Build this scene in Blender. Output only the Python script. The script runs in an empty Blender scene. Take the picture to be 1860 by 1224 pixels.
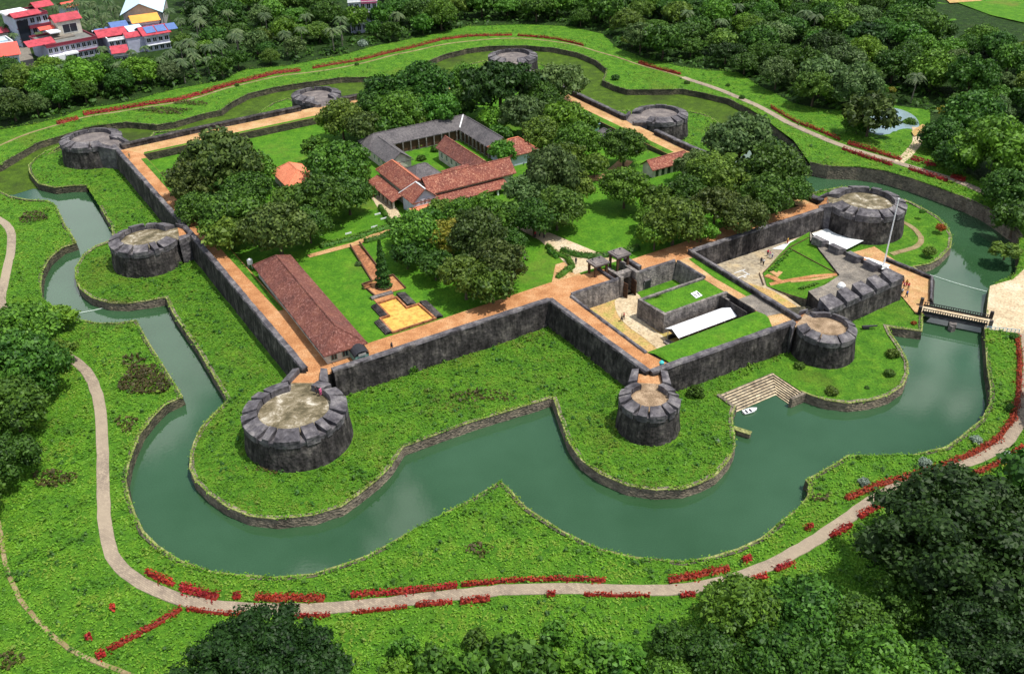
import bpy, bmesh, math, random
import numpy as np
from mathutils import Vector, Matrix
from mathutils.geometry import delaunay_2d_cdt
random.seed(7); rng = np.random.default_rng(7)
SC = bpy.context.scene
COL = SC.collection
R_ = math.radians

# ------------------------------------------------------------------ camera
FPX = 1664.0; CAMH = 100.0
nv = np.array([-0.01572958, -0.84272896, -0.53810825]); nv /= np.linalg.norm(nv)
fw = np.array([0, 0, 1.]); yv = fw - fw.dot(nv) * nv; yv /= np.linalg.norm(yv)
xv = np.cross(yv, nv)
RM = np.array([xv, yv, nv])                       # camera axes (right, down, forward) -> world
cam = bpy.data.cameras.new('camera'); co = bpy.data.objects.new('camera', cam); COL.objects.link(co)
cam.sensor_width = 36; cam.lens = 36 * FPX / 1860; cam.clip_start = 1; cam.clip_end = 6000
r, d_, f_ = RM[:, 0], RM[:, 1], RM[:, 2]
co.matrix_world = Matrix(((r[0], -d_[0], -f_[0], 0), (r[1], -d_[1], -f_[1], 0), (r[2], -d_[2], -f_[2], CAMH), (0, 0, 0, 1)))
SC.camera = co

# ------------------------------------------------------------------ light
SUN_EL, SUN_AZ = 69.0, -14.0      # elevation, direction towards the sun measured from +X towards +Y
SUN_STR, SKY_STR, EXPO = 4.9, 0.11, 0.06
sd = Vector((math.cos(R_(SUN_EL)) * math.cos(R_(SUN_AZ)), math.cos(R_(SUN_EL)) * math.sin(R_(SUN_AZ)), math.sin(R_(SUN_EL))))
sl = bpy.data.lights.new('sun', 'SUN'); sl.energy = SUN_STR; sl.angle = R_(0.55); sl.color = (1.0, 0.955, 0.88)
so = bpy.data.objects.new('sun', sl); COL.objects.link(so)
so.rotation_euler = sd.to_track_quat('Z', 'Y').to_euler(); so.location = (200, 0, 300)
wd = bpy.data.worlds.new('World'); SC.world = wd; wd.use_nodes = True
wn = wd.node_tree.nodes; wl = wd.node_tree.links
sky = wn.new('ShaderNodeTexSky'); sky.sky_type = 'NISHITA'; sky.sun_disc = False
sky.sun_elevation = R_(SUN_EL); sky.sun_rotation = R_(90 - SUN_AZ); sky.air_density = 1.2; sky.dust_density = 1.5
bg = wn['Background']; bg.inputs[1].default_value = SKY_STR
tc = wn.new('ShaderNodeTexCoord'); cn = wn.new('ShaderNodeTexNoise'); cn.inputs['Scale'].default_value = 5.2; cn.inputs['Detail'].default_value = 6; cn.inputs['Roughness'].default_value = .55
cr = wn.new('ShaderNodeValToRGB'); cr.color_ramp.elements[0].position = .50; cr.color_ramp.elements[1].position = .56
mx = wn.new('ShaderNodeMix'); mx.data_type = 'RGBA'; mx.inputs[7].default_value = (13, 13.5, 14.2, 1)
wl.new(tc.outputs['Generated'], cn.inputs['Vector']); wl.new(cn.outputs['Fac'], cr.inputs['Fac'])
wl.new(cr.outputs['Color'], mx.inputs[0]); wl.new(sky.outputs[0], mx.inputs[6]); wl.new(mx.outputs[2], bg.inputs[0])
SC.view_settings.view_transform = 'Standard'; SC.view_settings.look = 'None'; SC.view_settings.gamma = 1
SC.view_settings.exposure = EXPO
SC.cycles.max_bounces = 5; SC.cycles.diffuse_bounces = 2; SC.cycles.glossy_bounces = 2; SC.cycles.transmission_bounces = 2

# ------------------------------------------------------------------ coordinates
def ray(px, py): return RM @ np.array([px - 930., py - 612., FPX])
def P(px, py, z=0.):
    """photo pixel -> world point at height z (number or function of x, y)"""
    d = ray(px, py); zz = z if not callable(z) else 0.
    for _ in range(1 if not callable(z) else 6):
        t = (zz - CAMH) / d[2]; p = np.array([0, 0, CAMH]) + d * t
        if callable(z): zz = z(p[0], p[1])
    return np.array([p[0], p[1], zz])
FA = R_(30.5); U = np.array([math.cos(FA), math.sin(FA)]); V = np.array([-U[1], U[0]]); FO = np.array([-35.7115, 138.0356])
def W(u, v, z=0.): q = FO + U * u + V * v; return np.array([q[0], q[1], z])
def W2(pts): return [tuple(W(a, b)[:2]) for a, b in pts]
def toF(x, y): d = np.array([x, y]) - FO; return float(d @ U), float(d @ V)
def PX(pts, z=0.): return [tuple(P(a, b, z)[:2]) for a, b in pts]
def depth(p): return float((RM.T @ (np.array(p) - [0, 0, CAMH]))[2])
RB = P(1660, 320)[:2]
def GZ(x, y):            # height of the outer ground
    b = math.exp(-(((x - RB[0]) ** 2 + (y - RB[1]) ** 2) / 48. ** 2)) * 2.2
    return b + .22 * math.sin(x * .21 + 1) * math.sin(y * .17) * min(1, 1)
def IZ(x, y): return .15 * math.sin(x * .23 + 2) * math.sin(y * .19 + 1)      # berm of the island
def LZ(x, y):            # lawn inside the fort
    v = toF(x, y)[1]; t = min(1, max(0, (v - 25) / 60)); return 4.5 - 1.7 * t * t * (3 - 2 * t)

# ------------------------------------------------------------------ materials
MATS = {}
def nodes(name):
    m = bpy.data.materials.new(name); m.use_nodes = True; MATS[name] = m
    return m, m.node_tree.nodes, m.node_tree.links, m.node_tree.nodes['Principled BSDF']
def noise(n, l, scale, detail=4, rough=.6, coord=None, vec=None, dist=0):
    t = n.new('ShaderNodeTexNoise'); t.inputs['Scale'].default_value = scale; t.inputs['Detail'].default_value = detail
    t.inputs['Roughness'].default_value = rough; t.inputs['Distortion'].default_value = dist
    if vec is not None: l.new(vec, t.inputs['Vector'])
    return t.outputs['Fac']
def coordv(n, l, scale=(1, 1, 1), which='Position', rotz=0):
    if which == 'Position': g = n.new('ShaderNodeNewGeometry').outputs['Position']
    else: g = n.new('ShaderNodeTexCoord').outputs[which]
    mp = n.new('ShaderNodeMapping'); mp.inputs['Scale'].default_value = scale; mp.inputs['Rotation'].default_value = (0, 0, rotz)
    l.new(g, mp.inputs['Vector']); return mp.outputs[0]
def ramp(n, l, fac, stops):
    c = n.new('ShaderNodeValToRGB'); e = c.color_ramp.elements
    while len(e) < len(stops): e.new(.5)
    for i, (p, col) in enumerate(stops): e[i].position = p; e[i].color = (*col, 1)
    l.new(fac, c.inputs['Fac']); return c.outputs['Color']
def mixc(n, l, fac, a, b, mode='MIX'):
    m = n.new('ShaderNodeMix'); m.data_type = 'RGBA'; m.blend_type = mode
    if isinstance(fac, (int, float)): m.inputs[0].default_value = fac
    else: l.new(fac, m.inputs[0])
    for k, x in ((6, a), (7, b)):
        if isinstance(x, tuple): m.inputs[k].default_value = (*x, 1)
        else: l.new(x, m.inputs[k])
    return m.outputs[2]
def bump(n, l, h, strength, dist, b, prev=None):
    k = n.new('ShaderNodeBump'); k.inputs['Strength'].default_value = strength; k.inputs['Distance'].default_value = dist
    l.new(h, k.inputs['Height']); 
    if prev is not None: l.new(prev, k.inputs['Normal'])
    l.new(k.outputs[0], b.inputs['Normal']); return k.outputs[0]

def m_grass(name, c0, c1, c2, patch=(.16, .13, .03), pamt=.5, bs=1.0, bdist=.35):
    m, n, l, b = nodes(name); v = coordv(n, l)
    big = noise(n, l, .045, 5, .6, vec=v); mid = noise(n, l, .35, 5, .7, vec=v); fine = noise(n, l, 2.4, 6, .75, vec=v)
    base = ramp(n, l, mid, [(.3, c0), (.5, c1), (.68, c2)])
    f2 = ramp(n, l, fine, [(.3, (.45, .45, .45)), (.55, (1, 1, 1)), (.75, (1.35, 1.3, 1.1))])
    c = mixc(n, l, 1., base, f2, 'MULTIPLY')
    pf = ramp(n, l, big, [(.56, (0, 0, 0)), (.70, (pamt,) * 3)])
    c = mixc(n, l, pf, c, patch)
    l.new(c, b.inputs['Base Color']); b.inputs['Roughness'].default_value = .9; b.inputs['Specular IOR Level'].default_value = .15
    k = bump(n, l, fine, bs, bdist, b); bump(n, l, mid, bs, 1.2, b, k)
    return m
m_grass('meadow', (.042, .140, .010), (.080, .215, .014), (.140, .290, .020), (.13, .12, .02), .45)
m_grass('lawn', (.042, .140, .008), (.068, .190, .010), (.105, .240, .014), (.15, .15, .03), .6, .6, .15)
m_grass('weeds', (.035, .125, .006), (.070, .200, .008), (.130, .270, .012), (.16, .16, .03), .5)
m_grass('algae', (.034, .066, .008), (.052, .098, .008), (.078, .145, .010), (.030, .042, .010), .9, .35, .1)
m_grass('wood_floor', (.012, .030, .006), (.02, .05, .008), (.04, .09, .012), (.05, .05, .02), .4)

def m_soil(name, c0, c1, c2, sc=1.5, rough=.95, green=0.):
    m, n, l, b = nodes(name); v = coordv(n, l)
    a = noise(n, l, .25 * sc, 5, .65, vec=v); f = noise(n, l, 3 * sc, 5, .7, vec=v)
    base = ramp(n, l, a, [(.3, c0), (.5, c1), (.7, c2)])
    c = mixc(n, l, 1., base, ramp(n, l, f, [(.34, (.55, .52, .50)), (.56, (1.1, 1.1, 1.1))]), 'MULTIPLY')
    if green:
        g = noise(n, l, .5, 6, .7, vec=v); c = mixc(n, l, ramp(n, l, g, [(.52, (0, 0, 0)), (.66, (green,) * 3)]), c, (.14, .20, .03))
    l.new(c, b.inputs['Base Color']); b.inputs['Roughness'].default_value = rough; b.inputs['Specular IOR Level'].default_value = .2
    bump(n, l, f, .5, .1, b); return m
m_soil('laterite', (.30, .13, .052), (.42, .20, .085), (.52, .30, .15), 1.2, green=.0)
m_soil('laterite_path', (.34, .18, .08), (.46, .27, .125), (.54, .37, .20), 1.2, green=.3)
m_soil('track', (.16, .12, .05), (.25, .19, .10), (.32, .26, .15), 1.2, green=.6)
m_soil('sand', (.38, .29, .18), (.50, .40, .26), (.56, .49, .36), .8)
m_soil('mud_water', (.58, .33, .07), (.62, .36, .08), (.66, .40, .10), .3, .35)
m_soil('pale_paving', (.62, .66, .66), (.74, .78, .78), (.80, .83, .83), 1.6)
m_soil('court_dust', (.22, .19, .15), (.33, .28, .20), (.50, .38, .21), .5)
m_soil('grey_slab', (.10, .09, .08), (.19, .17, .145), (.30, .26, .21), 1.5)
m_soil('dry_earth', (.34, .22, .09), (.46, .30, .12), (.30, .30, .07), .9, green=.5)

def m_stone(name, c0, c1, c2, stain=.6, cell=1.6, bumpy=.6, cc=.5, vz=1.5):
    m, n, l, b = nodes(name); v = coordv(n, l); vs = coordv(n, l, (.9, .9, .22))
    big = noise(n, l, .35, 5, .65, vec=v); st = noise(n, l, 1.2, 6, .7, vec=vs)
    vo = n.new('ShaderNodeTexVoronoi'); vo.inputs['Scale'].default_value = cell; l.new(coordv(n, l, (1, 1, vz)), vo.inputs['Vector'])
    base = ramp(n, l, big, [(.3, c0), (.5, c1), (.72, c2)])
    cellc = ramp(n, l, vo.outputs['Color'], [(0, (1 - cc, 1 - cc, 1 - cc * .9)), (1, (1 + cc * 1.1, 1 + cc, 1 + cc * .9))])
    c = mixc(n, l, .8, base, cellc, 'MULTIPLY')
    c = mixc(n, l, 1., c, ramp(n, l, st, [(.36, (1 - stain,) * 3), (.62, (1.25, 1.25, 1.25))]), 'MULTIPLY')
    l.new(c, b.inputs['Base Color']); b.inputs['Roughness'].default_value = .92; b.inputs['Specular IOR Level'].default_value = .2
    k = bump(n, l, vo.outputs['Distance'], bumpy, .12, b); bump(n, l, st, .5, .15, b, k); return m
m_stone('fort_stone', (.026, .023, .023), (.050, .045, .044), (.140, .126, .115), .75, 1.6, .8, .32, 1.0)
m_stone('rim_stone', (.045, .042, .048), (.098, .092, .100), (.20, .188, .185), .35, 1.0, 1., .35)
m_stone('court_stone', (.105, .095, .092), (.17, .155, .145), (.25, .225, .20), .5, 2.2)
m_stone('bank_stone', (.085, .070, .052), (.15, .13, .10), (.24, .20, .14), .12, 2.0, 1.2)
m_stone('bank_stone_dark', (.035, .035, .024), (.065, .062, .042), (.11, .10, .06), .15, 1.8, 1.2)
m_stone('step_stone', (.36, .28, .18), (.50, .41, .27), (.62, .54, .38), .35, 2.)
m_stone('laterite_block', (.20, .08, .04), (.30, .13, .06), (.36, .18, .09), .4, 2.4)
m_stone('kerb_stone', (.11, .13, .04), (.19, .21, .07), (.28, .28, .13), .3, 3.)

def m_floor(name):
    m, n, l, b = nodes(name); v = coordv(n, l)
    a = noise(n, l, .45, 6, .7, vec=v, dist=.35); f = noise(n, l, 3., 6, .7, vec=v)
    c = ramp(n, l, a, [(.38, (.075, .062, .03)), (.49, (.16, .13, .075)), (.57, (.26, .22, .15)), (.66, (.50, .46, .38))])
    c = mixc(n, l, 1., c, ramp(n, l, f, [(.3, (.6, .6, .58)), (.65, (1.15, 1.15, 1.15))]), 'MULTIPLY')
    l.new(c, b.inputs['Base Color']); b.inputs['Roughness'].default_value = .95; bump(n, l, f, .5, .08, b); return m
m_floor('tower_floor'); m_soil('tower_floor_grey', (.09, .08, .08), (.16, .14, .135), (.27, .235, .21), 1.4)
m_soil('tower_floor_brown', (.14, .095, .055), (.27, .19, .12), (.44, .33, .22), 1.6)

def m_tile(name, c0, c1, c2, ang=FA, row=.5, light=(.75, .42, .28), lamt=.5):
    m, n, l, b = nodes(name); v = coordv(n, l)
    a = noise(n, l, .3, 5, .7, vec=v); f = noise(n, l, 2.2, 6, .85, vec=v)
    c = ramp(n, l, a, [(.3, c0), (.5, c1), (.7, c2)])
    c = mixc(n, l, ramp(n, l, f, [(.53, (0, 0, 0)), (.62, (lamt,) * 3)]), c, light)
    c = mixc(n, l, ramp(n, l, f, [(.38, (.8,) * 3), (.47, (0, 0, 0))]), c, tuple(x * .45 for x in c0))
    wv = n.new('ShaderNodeTexWave'); wv.inputs['Scale'].default_value = 1 / row / 1.0; wv.bands_direction = 'X'; wv.inputs['Distortion'].default_value = .6
    l.new(coordv(n, l, rotz=-ang), wv.inputs['Vector'])
    l.new(c, b.inputs['Base Color']); b.inputs['Roughness'].default_value = .8
    k = bump(n, l, wv.outputs['Fac'], .6, .08, b); bump(n, l, f, .4, .06, b, k); return m
m_tile('tile_red', (.15, .035, .025), (.22, .055, .035), (.30, .09, .05), light=(.66, .38, .24), lamt=.8)
m_tile('tile_maroon', (.085, .024, .017), (.145, .040, .027), (.215, .072, .042), light=(.50, .27, .22), lamt=.6)
m_tile('tile_grey', (.060, .055, .060), (.105, .095, .100), (.155, .142, .142), light=(.26, .23, .22), lamt=.45)
m_tile('tile_orange', (.62, .17, .08), (.72, .22, .11), (.78, .28, .15), light=(.8, .36, .22), lamt=.3)

def m_plain(name, col, rough=.6, var=.15, metal=0, spec=.3, nscale=.8):
    m, n, l, b = nodes(name); v = coordv(n, l); a = noise(n, l, nscale, 5, .7, vec=v)
    c = mixc(n, l, 1., col, ramp(n, l, a, [(.3, (1 - var,) * 3), (.7, (1 + var * .5,) * 3)]), 'MULTIPLY')
    l.new(c, b.inputs['Base Color']); b.inputs['Roughness'].default_value = rough; b.inputs['Metallic'].default_value = metal
    b.inputs['Specular IOR Level'].default_value = spec; return m
m_plain('white_paint', (.78, .79, .80), .6, .18); m_plain('white_sheet', (.86, .87, .90), .35, .05)
m_plain('cream_wall', (.55, .52, .44), .8, .3); m_plain('blue_white', (.52, .58, .72), .7, .2)
m_plain('pale_lilac', (.45, .46, .58), .8, .3, nscale=.4); m_plain('dark_glass', (.02, .025, .035), .2, .2, spec=.6)
m_plain('dark_wood', (.09, .045, .025), .8, .3); m_plain('red_sheet', (.46, .055, .075), .5, .5, nscale=.6)
m_plain('coral_sheet', (.74, .10, .07), .5, .15, nscale=.3); m_plain('orange_sheet', (.80, .34, .06), .5, .2, nscale=.3)
m_plain('blue_sheet', (.10, .17, .38), .45, .25); m_plain('lightblue_sheet', (.50, .68, .80), .4, .12)
m_plain('grey_roof', (.18, .18, .17), .9, .4); m_plain('concrete', (.36, .35, .33), .85, .3); m_plain('asphalt', (.20, .18, .15), .9, .3)
m_plain('maroon_paint', (.20, .03, .05), .6, .2); m_plain('green_wall', (.16, .30, .25), .8, .2); m_plain('teal_plastic', (.06, .45, .45), .4, .1)
m_plain('metal', (.55, .58, .60), .4, .1, .6); m_plain('white_metal', (.85, .86, .88), .4, .05); m_plain('black_iron', (.025, .025, .03), .5, .2)
m_plain('bark', (.10, .075, .05), .95, .4, nscale=3); m_plain('bark_pale', (.24, .21, .17), .95, .4, nscale=3)
m_plain('skin', (.28, .14, .08), .6, .05); m_plain('hair', (.012, .01, .01), .6, .05)
for nm, c in dict(cloth_white=(.75, .75, .74), cloth_red=(.5, .04, .06), cloth_blue=(.06, .12, .35), cloth_dark=(.03, .03, .04), cloth_pink=(.6, .12, .25), cloth_yellow=(.6, .4, .08), cloth_khaki=(.25, .2, .12)).items(): m_plain(nm, c, .85, .1)
m_plain('float_rope', (.6, .7, .62), .6, .1); m_plain('court_line', (.72, .74, .76), .8, .5)

def m_pave():
    m, n, l, b = nodes('paver_path'); v = coordv(n, l)
    br = n.new('ShaderNodeTexBrick'); br.inputs['Scale'].default_value = .9; br.inputs['Mortar Size'].default_value = .02
    br.inputs['Color1'].default_value = (.33, .275, .21, 1); br.inputs['Color2'].default_value = (.22, .18, .14, 1); br.inputs['Mortar'].default_value = (.16, .13, .10, 1)
    l.new(coordv(n, l, rotz=.6), br.inputs['Vector']); a = noise(n, l, .4, 5, .7, vec=v); a2 = noise(n, l, .05, 2, .5, vec=v)
    c = mixc(n, l, .85, br.outputs['Color'], ramp(n, l, a, [(.3, (.65, .6, .58)), (.7, (1.25, 1.2, 1.1))]), 'MULTIPLY')
    c = mixc(n, l, ramp(n, l, a2, [(.45, (0, 0, 0)), (.6, (.75,) * 3)]), c, (.31, .25, .175))
    l.new(c, b.inputs['Base Color']); b.inputs['Roughness'].default_value = .9; bump(n, l, a, .4, .05, b)
m_pave()
def m_water():
    m, n, l, b = nodes('moat_water'); v = coordv(n, l)
    a = noise(n, l, .03, 4, .6, vec=v)
    c = ramp(n, l, a, [(.35, (.022, .062, .024)), (.65, (.036, .088, .042))])
    l.new(c, b.inputs['Base Color']); b.inputs['Roughness'].default_value = .03; b.inputs['IOR'].default_value = 1.55
    f = noise(n, l, 1.6, 4, .6, vec=v); f2 = noise(n, l, .25, 3, .6, vec=v); c = mixc(n, l, 1., c, ramp(n, l, noise(n, l, 5., 3, .8, vec=v), [(.3, (.8,) * 3), (.7, (1.2,) * 3)]), 'MULTIPLY'); l.new(c, b.inputs['Base Color']); bump(n, l, f, .03, .1, b)
m_water()
m_plain('pond_water', (.22, .30, .32), .08, .1, spec=.8)

def m_leaf(name, dark, lite, hue=.014, transl=.22, dry=False):
    m, n, l, b = nodes(name)
    g = n.new('ShaderNodeNewGeometry'); oi = n.new('ShaderNodeObjectInfo')
    lo = noise(n, l, .22, 3, .6, vec=coordv(n, l))
    ad = n.new('ShaderNodeMath'); ad.operation = 'MULTIPLY_ADD'; ad.inputs[1].default_value = .55
    l.new(g.outputs['Random Per Island'], ad.inputs[0]); mm = n.new('ShaderNodeMath'); mm.operation = 'MULTIPLY'; mm.inputs[1].default_value = .55
    l.new(lo, mm.inputs[0]); l.new(mm.outputs[0], ad.inputs[2])
    c = ramp(n, l, ad.outputs[0], [(.22, dark), (.85, lite)])
    if dry:
        ad.inputs[1].default_value = .20; mm.inputs[1].default_value = .8
        v = coordv(n, l); d1 = noise(n, l, .05, 6, .7, vec=v); d2 = noise(n, l, .16, 5, .75, vec=v)
        c = mixc(n, l, ramp(n, l, d2, [(.50, (0, 0, 0)), (.60, (.7,) * 3)]), c, (.19, .27, .03)); c = mixc(n, l, ramp(n, l, d1, [(.57, (0, 0, 0)), (.68, (.8,) * 3)]), c, (.10, .10, .018)); c = mixc(n, l, ramp(n, l, d2, [(.38, (.6,) * 3), (.48, (0, 0, 0))]), c, (.022, .090, .012))
    h = n.new('ShaderNodeHueSaturation'); l.new(c, h.inputs['Color'])
    mr = n.new('ShaderNodeMapRange'); mr.inputs[3].default_value = .5 - hue; mr.inputs[4].default_value = .5 + hue; l.new(oi.outputs['Random'], mr.inputs[0]); l.new(mr.outputs[0], h.inputs['Hue'])
    m2 = n.new('ShaderNodeMath'); m2.operation = 'MULTIPLY_ADD'; m2.inputs[1].default_value = 3.1; m2.inputs[2].default_value = .3; l.new(oi.outputs['Random'], m2.inputs[0])
    fr = n.new('ShaderNodeMath'); fr.operation = 'FRACT'; l.new(m2.outputs[0], fr.inputs[0])
    m3 = n.new('ShaderNodeMapRange'); m3.inputs[3].default_value = .78; m3.inputs[4].default_value = 1.2; l.new(fr.outputs[0], m3.inputs[0]); l.new(m3.outputs[0], h.inputs['Value'])
    l.new(h.outputs[0], b.inputs['Base Color']); b.inputs['Roughness'].default_value = .55; b.inputs['Specular IOR Level'].default_value = .25
    t = n.new('ShaderNodeBsdfTranslucent'); l.new(h.outputs[0], t.inputs['Color'])
    ms = n.new('ShaderNodeMixShader'); ms.inputs[0].default_value = transl
    l.new(b.outputs[0], ms.inputs[1]); l.new(t.outputs[0], ms.inputs[2]); l.new(ms.outputs[0], n['Material Output'].inputs['Surface'])
m_leaf('leaf_dark', (.012, .046, .005), (.075, .170, .017))
m_leaf('leaf_black', (.007, .024, .004), (.034, .082, .011))
m_leaf('leaf_mid', (.022, .075, .007), (.115, .255, .022))
m_leaf('leaf_olive', (.030, .072, .008), (.140, .225, .026))
m_leaf('leaf_brown', (.020, .044, .007), (.100, .145, .026))
m_leaf('leaf_bright', (.050, .125, .010), (.140, .280, .020))
m_leaf('leaf_grey', (.028, .064, .014), (.125, .200, .055))
m_leaf('leaf_yellow', (.10, .13, .012), (.30, .26, .03))
m_leaf('leaf_silver', (.10, .15, .10), (.32, .40, .32))
m_leaf('leaf_palm', (.022, .056, .014), (.120, .175, .065))
m_leaf('leaf_red', (.13, .012, .007), (.44, .032, .018), .01)
m_leaf('leaf_darkred', (.12, .012, .008), (.34, .035, .018), .01)
m_leaf('leaf_dry', (.028, .026, .007), (.085, .070, .018), .01)
m_leaf('weed_dark', (.016, .062, .008), (.055, .155, .018), .01)
m_leaf('leaf_rust', (.16, .03, .008), (.40, .09, .015), .01)
m_leaf('grass_blade', (.072, .200, .010), (.185, .385, .024), .008, .3, True)
m_leaf('weed_leaf', (.036, .125, .008), (.115, .275, .020), .01, .3, True)
m_leaf('hedge_leaf', (.025, .075, .008), (.080, .190, .016), .02)

# ------------------------------------------------------------------ object helpers
def tag(o, label=None, cat=None, group=None, kind=None):
    if label: o['label'] = label
    if cat: o['category'] = cat
    if group: o['group'] = group
    if kind: o['kind'] = kind
    return o
def thing(name, label, cat, loc=(0, 0, 0), rotz=0., group=None):
    o = bpy.data.objects.new(name, None); COL.objects.link(o); o.location = loc; o.rotation_euler = (0, 0, rotz)
    o.empty_display_size = .5
    return tag(o, label, cat, group)
def mesh_from(name, V_, F_, smooth=False):
    me = bpy.data.meshes.new(name); me.from_pydata([tuple(map(float, v)) for v in V_], [], F_)
    if smooth: me.polygons.foreach_set('use_smooth', [True] * len(me.polygons))
    me.update(); return me
def link(name, me, mat=None, parent=None, loc=None):
    if mat and not me.materials: me.materials.append(MATS[mat])
    o = bpy.data.objects.new(name, me); COL.objects.link(o)
    if parent: o.parent = parent
    if loc is not None: o.location = loc
    return o
class MB:
    def __init__(s): s.v = []; s.f = []
    def add(s, vs, fs): k = len(s.v); s.v += [tuple(v) for v in vs]; s.f += [tuple(i + k for i in f) for f in fs]; return s
    def box(s, x0, x1, y0, y1, z0, z1):
        return s.add([(x0, y0, z0), (x1, y0, z0), (x1, y1, z0), (x0, y1, z0), (x0, y0, z1), (x1, y0, z1), (x1, y1, z1), (x0, y1, z1)],
                     [(0, 3, 2, 1), (4, 5, 6, 7), (0, 1, 5, 4), (1, 2, 6, 5), (2, 3, 7, 6), (3, 0, 4, 7)])
    def prism(s, poly, z0, z1, ztop=None):
        if sum(poly[i][0] * poly[(i + 1) % len(poly)][1] - poly[(i + 1) % len(poly)][0] * poly[i][1] for i in range(len(poly))) < 0: 
            poly = poly[::-1]; ztop = ztop[::-1] if ztop else None
        n = len(poly); zt = ztop or [z1] * n
        return s.add([(x, y, z0) for x, y in poly] + [(x, y, z) for (x, y), z in zip(poly, zt)],
                     [tuple(range(n - 1, -1, -1)), tuple(range(n, 2 * n))] + [(i, (i + 1) % n, n + (i + 1) % n, n + i) for i in range(n)])
    def quad(s, *p): return s.add(p, [tuple(range(len(p)))])
    def tube(s, pts, rad, n=6):
        pts = [Vector(p) for p in pts]; k = len(s.v); rads = rad if isinstance(rad, (list, tuple)) else [rad] * len(pts)
        for i, p in enumerate(pts):
            d = (pts[min(i + 1, len(pts) - 1)] - pts[max(i - 1, 0)]).normalized()
            a = d.orthogonal().normalized() if abs(d.z) < .9 else Vector((1, 0, 0)).cross(d).normalized(); b = d.cross(a)
            for j in range(n): t = 2 * math.pi * j / n; s.v.append(tuple(p + (a * math.cos(t) + b * math.sin(t)) * rads[i]))
        for i in range(len(pts) - 1):
            for j in range(n): s.f.append((k + i * n + j, k + i * n + (j + 1) % n, k + (i + 1) * n + (j + 1) % n, k + (i + 1) * n + j))
        s.f.append(tuple(k + j for j in range(n - 1, -1, -1))); s.f.append(tuple(k + (len(pts) - 1) * n + j for j in range(n)))
        return s
    def build(s, name, mat, parent=None, smooth=False, loc=None):
        return link(name, mesh_from(name, s.v, s.f, smooth), mat, parent, loc)

def pip(pts, poly):
    pts = np.asarray(pts, float); poly = np.asarray(poly, float); x, y = pts[:, 0], pts[:, 1]; ins = np.zeros(len(pts), bool)
    x1, y1 = poly[:, 0], poly[:, 1]; x2, y2 = np.roll(x1, -1), np.roll(y1, -1)
    for a, b, c, d in zip(x1, y1, x2, y2):
        if b == d: continue
        cnd = ((b > y) != (d > y)) & (x < (c - a) * (y - b) / (d - b) + a); ins ^= cnd
    return ins
def densify(poly, step, closed=True):
    out = []; n = len(poly)
    for i in range(n if closed else n - 1):
        a = np.array(poly[i]); b = np.array(poly[(i + 1) % n]); k = max(1, int(np.linalg.norm(b - a) / step))
        for j in range(k): out.append(tuple(a + (b - a) * j / k))
    if not closed: out.append(tuple(poly[-1]))
    return out
def smoothp(pts, it=2, closed=False):
    """Chaikin corner cutting"""
    for _ in range(it):
        q = []; n = len(pts)
        if not closed: q.append(pts[0])
        for i in range(n if closed else n - 1):
            a = np.array(pts[i]); b = np.array(pts[(i + 1) % n]); q += [tuple(a * .75 + b * .25), tuple(a * .25 + b * .75)]
        if not closed: q.append(pts[-1])
        pts = q
    return pts
def sheet(name, poly, zf, mat, spacing=4., holes=(), off=0., kind='structure', label=None, cat=None, parent=None, edge=3.):
    if not callable(zf): zc = zf; zf = lambda x, y: zc
    loops = [densify(poly, edge)] + [densify(h, edge) for h in holes]
    pts = []; edges = []
    for L in loops:
        k = len(pts); pts += L; edges += [(k + i, k + (i + 1) % len(L)) for i in range(len(L))]
    a = np.array(loops[0]); x0, y0 = a.min(0); x1, y1 = a.max(0)
    gx, gy = np.meshgrid(np.arange(x0 + spacing * .37, x1, spacing), np.arange(y0 + spacing * .41, y1, spacing))
    g = np.stack([gx.ravel(), gy.ravel()], 1); g += rng.uniform(-.3, .3, g.shape) * spacing
    if len(g):
        ok = pip(g, loops[0])
        for h in loops[1:]: ok &= ~pip(g, h)
        pts += [tuple(p) for p in g[ok]]
    vs, es, fs, _, _, _ = delaunay_2d_cdt([Vector((float(p[0]), float(p[1]))) for p in pts], edges, [], 0, 1e-4)
    va = np.array([(v[0], v[1]) for v in vs]); fa = np.array([f for f in fs if len(f) == 3]); cen = va[fa].mean(1)
    ok = pip(cen, loops[0])
    for h in loops[1:]: ok &= ~pip(cen, h)
    F = [tuple(int(i) for i in f) for f in fa[ok]]
    me = mesh_from(name, [(x, y, zf(x, y) + off) for x, y in va], F, True)
    bm = bmesh.new(); bm.from_mesh(me); bmesh.ops.delete(bm, geom=[v for v in bm.verts if not v.link_faces], context='VERTS')
    for f in bm.faces:
        if f.normal.z < 0: f.normal_flip()
    bm.to_mesh(me); bm.free()
    o = link(name, me, mat, parent)
    if kind: o['kind'] = kind
    if label: tag(o, label, cat)
    return o
def offset(pts, d, closed=False):
    """offset a 2D polyline to its left by d (mitred)"""
    P_ = [np.array(p, float) for p in pts]; n = len(P_); out = []
    for i in range(n):
        a = P_[i - 1] if (i > 0 or closed) else None; b = P_[i]; c = P_[(i + 1) % n] if (i < n - 1 or closed) else None
        ns = []
        for p, q in ((a, b), (b, c)):
            if p is None or q is None: continue
            t = q - p; L = np.linalg.norm(t)
            if L > 1e-6: ns.append(np.array([-t[1], t[0]]) / L)
        m = sum(ns); m = m / np.linalg.norm(m); k = 1 / max(.35, float(m @ ns[0])); out.append(tuple(b + m * d * k))
    return out
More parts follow.
